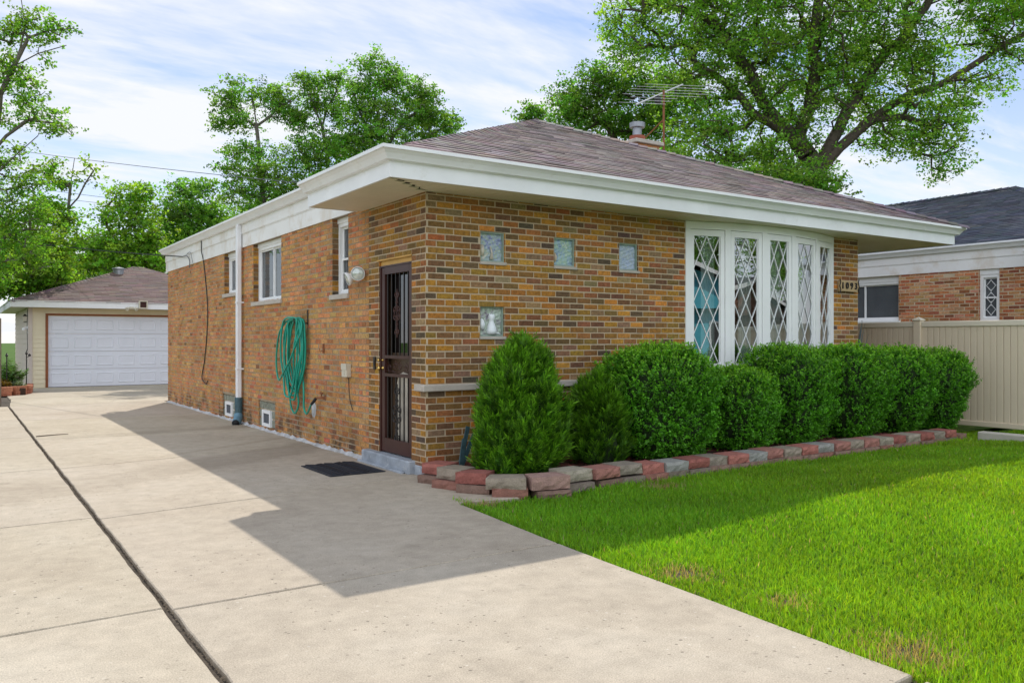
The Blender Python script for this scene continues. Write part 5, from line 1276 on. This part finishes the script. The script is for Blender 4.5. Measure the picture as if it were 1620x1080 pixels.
# cables on the side wall
mb=MB(); mb.tube(smoothpts([(-.055,9.05,3.36),(-.05,9.06,3.1),(-.026,9.02,2.92),(-.015,8.9,2.55),(-.02,8.72,2.0),(-.018,8.78,1.5),(-.02,8.95,1.0),(-.03,9.10,.72),(-.035,9.02,.62),(-.03,8.78,.56),(-.02,8.72,.62)],6),.009,6)
tag(mb.build('hanging_cable',M['cable'],loc=(-.01,9.0,2.9)),'black cable hanging down the side wall near the rear corner','cable')
mb=MB(); mb.tube(smoothpts([(-.06,10.6,3.12),(-.07,10.2,3.10),(-.06,10.0,3.0),(-.045,10.05,2.85)],5),.010,6); mb.tube(smoothpts([(-.06,10.4,3.11),(-.07,9.9,3.15),(-.06,9.75,2.96),(-.045,9.82,2.93)],5),.006,6)
tag(mb.build('cable_clamp',M['cablegrey'],loc=(-.05,10.3,3.1)),'grey clamp and drip loop where the service wire meets the frieze','cable clamp')
# overhead lines
def wire(name,P,Q,sag,r,label,mat='cablegrey'):
    P,Q=Vector(P),Vector(Q); pts=[P.lerp(Q,t/20)+Vector((0,0,-sag*4*(t/20)*(1-t/20))) for t in range(21)]
    mb=MB(); mb.tube(pts,r,5); tag(mb.build(name,M[mat],loc=tuple(P)),label,'wire','overhead wires')
wire('overhead_wire',(-.06,10.6,3.12),at(-60,362,34),.15,.012,'thick dark service wire running left from the rear house corner','cable')
wire('overhead_wire',at(470,289,24),at(-60,225,40),.10,.011,'highest thin grey wire crossing the sky at the left')
wire('overhead_wire',at(250,322,36),at(-40,284,40),.05,.010,'upper of the two close wires behind the left trees')
wire('overhead_wire',at(250,331,36),at(-40,296,40),.05,.010,'lower of the two close wires behind the left trees')
wire('overhead_wire',at(420,330,40),at(-40,345,46),.1,.010,'faint wire low above the garage roof')
# door mat
mb=MB(); mb.box(-.815,.52,.001,-.20,1.38,.010,bev=.003)
mo=None
for k in range(26):
    y=.56+k*.0315; 
    for j in range(5):
        x=-.77+j*.108; mb.obox((x+.045,y+.012,.0125),Vector((math.cos(.5*(1 if j%2 else -1)),math.sin(.5*(1 if j%2 else -1)),0)),Vector((-math.sin(.5*(1 if j%2 else -1)),math.cos(.5*(1 if j%2 else -1)),0)),Vector((0,0,1)),.044,.007,.004)
mat_=mb.build('door_mat',M['mat'],loc=(-.5,.95,0)); tag(mat_,'black rubber door mat with a ribbed pattern lying on the driveway by the step','door mat')
mb=MB(); y_=Vector((0,0,0)); pp=(P_plane(600,-.05,762))
# ---- house number plaque
num=thing('house_number_plaque',(7.07,-.02,2.19),'wooden plaque with dark house number 1093 on the brick right of the bow window','sign')
mb=MB(); pl=[(-.235,-.05),(-.215,-.085),(-.16,-.075),(.16,-.082),(.215,-.09),(.24,-.04),(.232,.045),(.205,.088),(.1,.075),(-.1,.078),(-.20,.088),(-.238,.045)]
n=len(pl); mb.add([(7.07+x,-.045,2.19+z) for x,z in pl]+[(7.07+x,-.012,2.19+z) for x,z in pl],[tuple(range(n)),tuple(range(n,2*n))]+[(i,(i+1)%n,n+(i+1)%n,n+i) for i in range(n)])
mb.build('board',M['plaque'],num)
mb=MB()
for s,cx0 in ((-1,6.835),(1,7.305)):
    mb=MB(); mb.tube([(cx0,-.05,2.29),(cx0-s*.02,-.052,2.25),(cx0+s*.005,-.05,2.19),(cx0-s*.02,-.052,2.13),(cx0,-.05,2.085)],.008,7); mb.build('iron_edge',M['iron'],num)
def text_mesh(txt,size,x,y,z,ext,mat,parent,name,gap):
    for i,chh in enumerate(txt):
        cu=bpy.data.curves.new('t','FONT'); cu.body=chh; cu.size=size; cu.extrude=ext; cu.align_x='CENTER'; cu.align_y='CENTER'; cu.offset=.0015
        to=bpy.data.objects.new('t',cu); COL.objects.link(to); bpy.context.view_layer.update()
        me=bpy.data.meshes.new_from_object(to.evaluated_get(bpy.context.evaluated_depsgraph_get())); bpy.data.objects.remove(to); bpy.data.curves.remove(cu)
        o=bpy.data.objects.new(name,me); COL.objects.link(o); me.materials.clear(); me.materials.append(mat)
        me.transform(Matrix.Rotation(math.pi/2,4,'X')); o.parent=parent; o.location=Vector((x+i*gap,y,z))-world_loc(parent)
text_mesh('1093',.135,7.07-.165,-.052,2.19,.007,M['iron'],num,'digit',.108)
mb=MB()
# ---- roof antenna
ap=at(1050,250,16.4); am=at(1050,146,16.4)
ant=thing('tv_antenna',(ap.x,ap.y,ap.z-.4),'old television antenna with many thin rods on a rusty mast beside the chimney','antenna')
mb=MB(); mb.tube([(ap.x,ap.y,ap.z-.5),(ap.x,ap.y,am.z+.04)],.022,8); mb.build('mast',M['rust'],ant)
mb=MB(); q=at(1049,190,16.4); mb.tube([tuple(q),(cxn+.5,cyn+.3,czt+.12)],.014,6); mb.build('brace',M['rust'],ant)
bm0=at(1006,166,16.0); bm1=at(1080,134,16.9)
mb=MB(); mb.tube([tuple(bm0),tuple(bm1)],.016,8); boom=mb.build('boom',M['steel'],ant)
bd=(bm1-bm0).normalized(); rd=bd.cross(Vector((0,0,1))).normalized()
mid=bm0.lerp(bm1,.6)
rr=at(1050,146,16.4)
e1=(at(1166,152,16.2)-at(1078,136,16.9))
for k in range(8):
    t=.08+.88*k/7; c=bm0.lerp(bm1,t); L=.95-.4*abs(t-.75) if t>.35 else .50
    for s in (-1,1):
        mb=MB(); d=(RGT*.94+FWD*-.30+Vector((0,0,-.13)))*s; d.normalize(); mb.tube([tuple(c),tuple(c+d*L*(1 if s>0 else .85))],.0038,5,caps=False); mb.build('rod',M['steel'],boom)
mb=MB(); q=at(1041,156,16.35); mb.box(q.x-.05,q.y-.05,q.z-.10,q.x+.05,q.y+.05,q.z+.04); mb.build('rotor_box',M['iron'],ant)
mb=MB()
# ================================================================== TREES
def tree(label,D,trunk,blobs,nclump,K,leaf,mat,bark,name='tree',group='trees behind the houses',spread=.30,seed=1,tint=(1,1,1),limbs=(),rb=.014,base_z=-.05,dj=.5,k_up=.25,world=False,twigs=True,rmax=.45):
    """trunk/limbs: lists of (px,py[,dd]) at distance D; blobs: (px,py,rpx,rpy[,dd,weight])"""
    g=np.random.default_rng(seed); s=D/1309.
    def w(q): 
        if world: return np.array(q[:3],dtype=float)
        return np.array(at(q[0],q[1],D+(q[2] if len(q)>2 else 0)))
    T=[w(q) for q in trunk]; b0=T[0].copy()
    nodes=[np.array([b0[0],b0[1],base_z])]; par=[-1]
    def add_line(pts,start):
        last=start
        for q in pts:
            a=nodes[last]; n=max(1,int(np.linalg.norm(q-a)/.45))
            for k in range(1,n+1):
                p=a+(q-a)*k/n
                if k<n: p=p+g.normal(size=3)*.045
                nodes.append(p); par.append(last); last=len(nodes)-1
        return last
    add_line(T,0)
    for lm in limbs:
        P=[w(q) for q in lm]; N=np.array(nodes); st=int(np.argmin(np.linalg.norm(N-P[0],axis=1))); add_line(P,st)
    # clumps
    Bc=[];Br=[];Wt=[]
    for b in blobs:
        if world: c=np.array(b[:3],dtype=float); r=np.array([b[3],b[3],b[4]]); wt=b[5] if len(b)>5 else 1.
        else:
            dd=b[4] if len(b)>4 else 0; c=np.array(at(b[0],b[1],D+dd)); r=np.array([b[2]*s,b[2]*s*dj*2,b[3]*s]); wt=b[5] if len(b)>5 else 1.
        Bc.append(c);Br.append(r);Wt.append(wt*(r[0]*r[2])**.9)
    Wt=np.array(Wt)/sum(Wt); idx=g.choice(len(Bc),nclump,p=Wt)
    u=unit(g.normal(size=(nclump,3)))*(g.uniform(0,1,nclump)**.42)[:,None]
    if world: off=u*np.array(Br)[idx]
    else:
        rr=np.array(Br)[idx]; off=np.array(RGT)[None]*(u[:,0]*rr[:,0])[:,None]+np.array(FWD)[None]*(u[:,1]*rr[:,1])[:,None]+np.array([0,0,1.])[None]*(u[:,2]*rr[:,2])[:,None]
    C=np.array(Bc)[idx]+off
    N0=np.array(nodes); dist=np.array([np.min(np.linalg.norm(N0-c,axis=1)) for c in C]); order=np.argsort(dist); C=C[order]
    arr=np.zeros((len(nodes)+nclump*8,3)); arr[:len(nodes)]=N0; tips=[]
    for c in C:
        m=len(nodes); dv=arr[:m]-c; d=np.sqrt((dv**2).sum(1))+k_up*np.maximum(dv[:,2],0)*1.5; j=int(np.argmin(d)); a=nodes[j]; L=np.linalg.norm(c-a)
        n=min(6,max(1,int(L/.4))); last=j; mid=(a+c)/2+np.array([0,0,.10*L])+g.normal(size=3)*.08*L
        for k in range(1,n+1):
            t=k/n; p=(1-t)**2*a+2*t*(1-t)*mid+t*t*c; arr[len(nodes)]=p; nodes.append(p); par.append(last); last=len(nodes)-1
        tips.append(last)
    n=len(nodes); rad2=np.zeros(n); 
    for t in tips: rad2[t]+=rb**2.2*.35
    for i in range(n-1,0,-1): rad2[par[i]]+=rad2[i]
    rad=np.minimum(np.maximum(rad2,1e-9)**(1/2.2),rmax); rad=np.maximum(rad,.006)
    for i in range(len(N0)): rad[i]=max(rad[i],.011)
    ROOT=thing(name,tuple(nodes[0]),label,'tree',group)
    # branch mesh
    Nn=np.array(nodes); pr=np.array(par); ii=np.arange(1,n); a=Nn[pr[ii]]; b=Nn[ii]; d=unit(b-a); o=np.where(np.abs(d[:,2:3])<.9,np.array([[0,0,1.]]),np.array([[1.,0,0]]))
    U=unit(np.cross(d,o)); Wv=np.cross(d,U); q=6; V=np.empty((len(ii),2*q,3))
    for k in range(q):
        an=2*math.pi*k/q; e=U*math.cos(an)+Wv*math.sin(an); r0=np.minimum(rad[pr[ii]],rad[ii]*1.35)
        V[:,k]=a+e*r0[:,None]-d*.01; V[:,q+k]=b+e*rad[ii][:,None]
    F=[]; base=(np.arange(len(ii))*2*q)[:,None]
    F=np.concatenate([base+np.array([[k,(k+1)%q,q+(k+1)%q,q+k]]) for k in range(q)])
    np_obj('trunk',V.reshape(-1,3),F,bark,ROOT,smooth=True)
    # leaves gathered in sprays around each clump
    Ct=C; m=len(Ct); sub=5; sc=np.repeat(Ct,sub,axis=0)+g.normal(size=(m*sub,3))*spread*np.array([1,1,.62])
    hue=np.repeat(g.uniform(.55,1.45,m),sub)*g.uniform(.8,1.25,m*sub); kk=max(1,K//sub)
    P=np.repeat(sc,kk,axis=0)+g.normal(size=(m*sub*kk,3))*spread*.40*np.array([1,1,.55]); M_=len(P)
    dirn=unit(g.normal(size=(M_,3))*np.array([1,1,.6])+np.array([0,0,-.45])); nn=unit(g.normal(size=(M_,3))*.75+np.array([0,0,1.]))
    Ls=g.uniform(.7,1.25,M_)*leaf
    V=np_leaves(P,dirn,nn,Ls,Ls*g.uniform(.6,.85,M_),.12)
    gg=np.repeat(hue,kk)*g.uniform(.75,1.25,M_); yl=np.repeat(np.repeat(g.uniform(.8,1.35,m),sub),kk)
    Tn=np.stack([gg*tint[0]*yl,gg*tint[1],gg*tint[2]],1)
    np_obj('crown',V,qf(M_),mat,ROOT,tint=np.repeat(Tn,4,axis=0))
    return ROOT
LF,LY,BK,BG=M['leaf'],M['leafy'],M['bark'],M['barkgrey']
# the big maple behind the house
tree('huge spreading green maple at the right, behind the chimney, with a long limb reaching right',23,
 [(1302,520,0),(1300,330),(1290,268),(1262,225),(1212,170)],
 [(1010,20,70,62),(1100,60,85,80),(1010,75,45,35),(1180,20,95,75),(1280,40,100,90),(1380,45,90,85),(1200,120,80,65),(1080,140,55,35),(1290,140,80,70),(1380,120,70,60),(1450,90,60,55),
  (1110,235,80,55),(1265,292,50,22,-1.2,1.6),(1225,285,50,25,-1.,1.4),(1300,305,25,14,-1.2,1.8),(1150,285,60,22,-1),(1190,262,75,45),(1260,262,55,40),(1130,180,50,40),(1240,210,60,55),(1420,175,70,45),(1470,215,62,38),(1490,255,34,28),(1400,225,40,28),(1500,160,42,30),(1560,30,75,50),(1590,85,45,30),(1560,130,40,22),(1610,20,50,60),
  (1150,-90,150,80),(1320,-110,170,90),(1480,-70,130,80),(1580,-60,90,60),(1250,-220,170,90,2,.5)],
 2200,60,.088,LF,BK,seed=11,spread=.24,tint=(1.2,1.12,1.),limbs=[[(1290,270),(1330,232),(1378,190),(1440,148),(1500,128),(1560,90),(1620,55)],[(1262,225),(1285,140),(1290,50),(1300,-60)],[(1212,170),(1170,95),(1120,30),(1060,10)],[(1250,215),(1190,180),(1140,125),(1095,95)],[(1378,190),(1430,185),(1470,200)],[(1300,250),(1380,110),(1440,40),(1500,-40)]],rb=.017,rmax=.27,dj=.55)
tree('medium green maple standing just left of the antenna behind the roof',27,[(985,520),(990,300),(975,240),(960,190)],
 [(900,150,38,32),(950,135,30,30),(905,185,42,30),(960,190,55,42),(1010,180,50,50),(1040,215,60,40),(1000,130,35,30),(955,112,18,20),(1060,150,50,45)],
 460,62,.09,LF,BK,seed=12,spread=.22,tint=(.95,.95,.95))
tree('low treetop peeking over the ridge left of the maple',34,[(838,520),(838,260),(838,200)],[(832,184,24,9),(845,178,14,12),(850,205,30,20)],60,45,.13,LF,BK,seed=13,spread=.24)
# the group behind the side eave
tree('leftmost tree of the tall group above the eave, with an umbrella-shaped top and bare fork',31,[(425,520),(415,300),(408,220),(402,170)],
 [(400,150,62,20),(360,165,30,22),(440,165,32,25),(350,195,22,13),(385,195,25,14),(470,190,20,18),(405,245,42,20),(375,270,32,20),(430,285,50,35),(375,240,25,14),(390,310,40,35),(450,320,50,30)],
 400,56,.092,LF,BG,seed=21,spread=.19,limbs=[[(405,200),(375,175),(350,165)],[(405,200),(440,170),(460,160)]],rb=.011)
tree('middle tree of the tall group above the eave, tall and open with two tufts',32,[(520,520),(518,280),(510,200),(505,150)],
 [(485,130,30,16),(500,155,32,20),(535,125,22,18),(490,185,30,18),(530,175,28,20),(500,225,45,22),(530,245,45,28),(480,255,35,22),(510,290,60,30)],
 310,56,.092,LF,BG,seed=22,spread=.19,limbs=[[(510,200),(530,150),(540,115)],[(510,200),(490,150)]],rb=.011)
tree('tallest and widest tree of the group above the eave, closest to the roof peak',31,[(605,520),(600,280),(598,200),(595,140)],
 [(590,100,28,20),(600,125,42,26),(570,145,30,22),(640,140,40,25),(670,160,28,22),(600,170,50,28),(650,185,48,24),(690,190,32,20),(715,200,18,11),(570,190,34,24),(610,215,60,24),(680,215,36,14),(560,230,40,22),(600,250,60,24)],
 540,56,.092,LF,BG,seed=23,spread=.19,limbs=[[(600,250),(575,190),(560,150)],[(600,240),(640,190),(670,160)],[(600,260),(680,215),(705,200)]],rb=.011)
tree('round green tree between the eave corner and the far left group',40,[(300,520),(302,390),(300,340)],
 [(285,300,26,18),(320,300,24,15),(300,330,50,25),(270,345,30,25),(335,335,25,25),(300,370,60,35),(345,365,30,25),(260,385,35,30)],300,48,.14,LF,BK,seed=24,spread=.28)
tree('bright yellow green tree behind the garage roof',34,[(215,560),(212,420),(195,360)],
 [(195,310,28,18),(225,305,18,12),(170,345,24,18),(215,345,35,24),(150,390,40,25),(190,390,50,25),(235,380,30,25),(130,430,45,20),(190,425,60,22),(240,415,35,20)],380,48,.13,LY,BK,seed=25,spread=.26,limbs=[[(205,400),(170,360),(160,320)]])
tree('half bare tree with dark twisted branches behind the left end of the garage',27,[(92,560),(92,470),(100,400),(108,330)],
 [(75,265,14,18),(95,290,22,16),(75,330,25,25),(60,380,30,30),(105,350,22,18),(60,430,40,30),(115,385,24,18),(90,445,40,20),(112,265,22,30,0,.10),(140,272,16,22,0,.10)],230,36,.11,LY,BG,seed=26,spread=.20,limbs=[[(108,330),(112,290),(118,250)],[(108,330),(135,290),(148,270)],[(98,420),(80,390),(70,340)],[(100,400),(130,380),(160,370)]],rb=.018)
tree('tall airy tree at the left edge with long thin twigs over the drive',22,[(-60,620),(-50,420),(-20,250),(0,150)],
 [(45,30,30,14),(85,45,25,12),(20,50,25,20),(60,70,20,14),(20,110,38,22),(45,140,28,16),(70,180,28,12),(85,205,28,12),(20,190,36,20),(40,160,25,14),(75,95,10,7),(10,245,45,28),(40,285,35,25),(10,330,50,40),(60,345,30,30),(20,390,50,35),(60,405,28,24),(-10,430,40,25),(-60,100,80,100,0,.6),(-80,280,80,100,0,.6)],
 700,36,.08,LY,BG,seed=27,spread=.15,tint=(.85,.92,1.),limbs=[[(0,150),(22,105),(45,60),(78,48),(118,45)],[(22,105),(60,85),(105,72)],[(-20,250),(10,215),(45,190),(85,195),(115,215)],[(22,105),(40,40),(32,-10)],[(-30,300),(20,250),(60,215)]],rb=.011,dj=.5)
tree('dense bright green tree filling the far left below the airy one',26,[(-70,640),(-40,520),(-10,460)],
 [(20,380,50,35),(60,400,35,28),(20,440,55,30),(80,430,35,25),(15,452,40,16),(85,385,24,20),(-20,420,40,60)],320,48,.115,LY,BK,seed=28,spread=.24,tint=(1.05,1.05,1.))
tree('dark green tree mass beyond the rear corner of the house',46,[(330,560),(335,430)],[(330,380,60,28),(270,400,50,22),(390,360,50,35),(235,415,40,18),(440,340,40,35)],260,46,.17,LF,BK,seed=29,spread=.36)
for k,(px,D,l) in enumerate(((60,48,'farthest pale treetop low on the left horizon'),(170,52,'farthest dim treetop just above the garage roof'),(-90,40,'far green tree just outside the left edge of the view'))):
    tree(l,D,[(px,560),(px,470)],[(px-30,430,45,28),(px+40,440,45,25),(px,405,40,25)],150,40,.2,LF,BK,seed=40+k,spread=.42)
# trees and houses across the street (seen in the window glass)
def wtree(x,y,h,r,label,seed,mat=LF):
    tree(label,30,[(x,y,.2),(x+.2,y,h*.35),(x-.1,y+.1,h*.6)],[(x,y,h*.72,r,h*.28),(x+r*.6,y,h*.6,r*.6,h*.2),(x-r*.6,y+.5,h*.62,r*.6,h*.2)],330,40,.17,mat,BK,seed=seed,world=True,spread=.36,group='street trees on the far side')
wtree(16,-33,10,4.2,'street tree nearest the driveway across the road',51)
wtree(31,-30,9,3.8,'street tree beside the turquoise gabled house across the road',52,LY)
wtree(50,-34,12,5.,'street tree between the turquoise house and the last brick house',53)
wtree(70,-31,11,4.6,'street tree farthest down the road on the right',54,LY)
wtree(-8,-34,11,4.6,'street tree across the road, farthest left of the drive',55)
for k_,x_ in enumerate((2,19,35,49,66,84)): wtree(x_,-46-(k_%2)*3,13,7.,f'tall tree behind the houses across the street, {ORD[k_]} from the drive',60+k_,LF if k_%2 else LY)
def far_house(x,y,w,d,h,wallm,label,gable=None,pal=PAL_SLATE):
    rt=thing('street_house',(x,y,0),label,'house','houses across the street')
    mb=MB(); mb.box(x,y-d,-.05,x+w,y,h); mb.build('wall',wallm,rt)
    mb=MB(); e=.6; z=h; rz=z+(w/2+e)*.42
    mb.add([(x-e,y+e,z),(x+w+e,y+e,z),(x+w+e,y-d-e,z),(x-e,y-d-e,z),(x+w/2,y+e,rz),(x+w/2,y-d-e,rz),(x-e,y+e,z-.2),(x+w+e,y+e,z-.2)],[(0,4,5,3),(1,2,5,4),(0,1,2,3)]); 
    rf=mb.build('roof',surf('roof_felt',(.085,.08,.08),.9,.2,2),rt)
    mb=MB(); mb.add([(x,y,z),(x+w,y,z),(x+w/2,y,rz-.25)],[(0,1,2)]); mb.build('gable',gable or wallm,rt)
    mb=MB(); L=math.hypot(w/2+e,rz-z)
    for s in (-1,1):
        a=Vector((x+w/2,y+e+.02,rz-.08)); b=Vector((x+w/2+s*(w/2+e),y+e+.02,z-.08)); dd=(b-a).normalized(); mb.obox((a+b)/2,dd,Vector((0,1,0)),Vector((-dd.z,0,dd.x)),(b-a).length/2,.02,.10)
    mb.build('bargeboard',M['white_trim'],rt)
    for (a,b,c,dz) in ((.12,.38,.9,1.3),(.62,.86,.9,1.3)):
        mb=MB(); xa,xb=x+w*a,x+w*b; mb.box(xa-.08,y,c-.08,xb+.08,y+.04,c+dz+.08); wn=mb.build('window',M['white_trim'],rt)
        mb=MB(); mb.box(xa,y+.041,c,xb,y+.05,c+dz); mb.build('pane',glassmat('far_glass',.05,(.05,.06,.07),1.) if 'far_glass' not in bpy.data.materials else bpy.data.materials['far_glass'],wn)
    mb=MB(); mb.box(x+w*.46,y,0,x+w*.54,y+.03,2.05); mb.build('door',M['brownwood'],rt)
far_house(7,-29,10,10,2.9,M['teal'],'turquoise gabled house across the street',M['teal'])
far_house(22,-31,9.5,10,2.8,M['brickfar'],'plain red brick house right beside the turquoise one across the street')
far_house(37,-31,9,10,2.9,M['brickfar'],'second red brick house, between another brick one and a cream one across the street')
far_house(54,-31,10,10,2.9,M['siding'],'cream house farthest right across the street')
far_house(-16,-31,9,10,2.9,M['siding'],'cream house across the street, left of the drive')
# parkway grass beyond the pavement is part of the far ground
for i,(px,py,r) in enumerate(()): pass
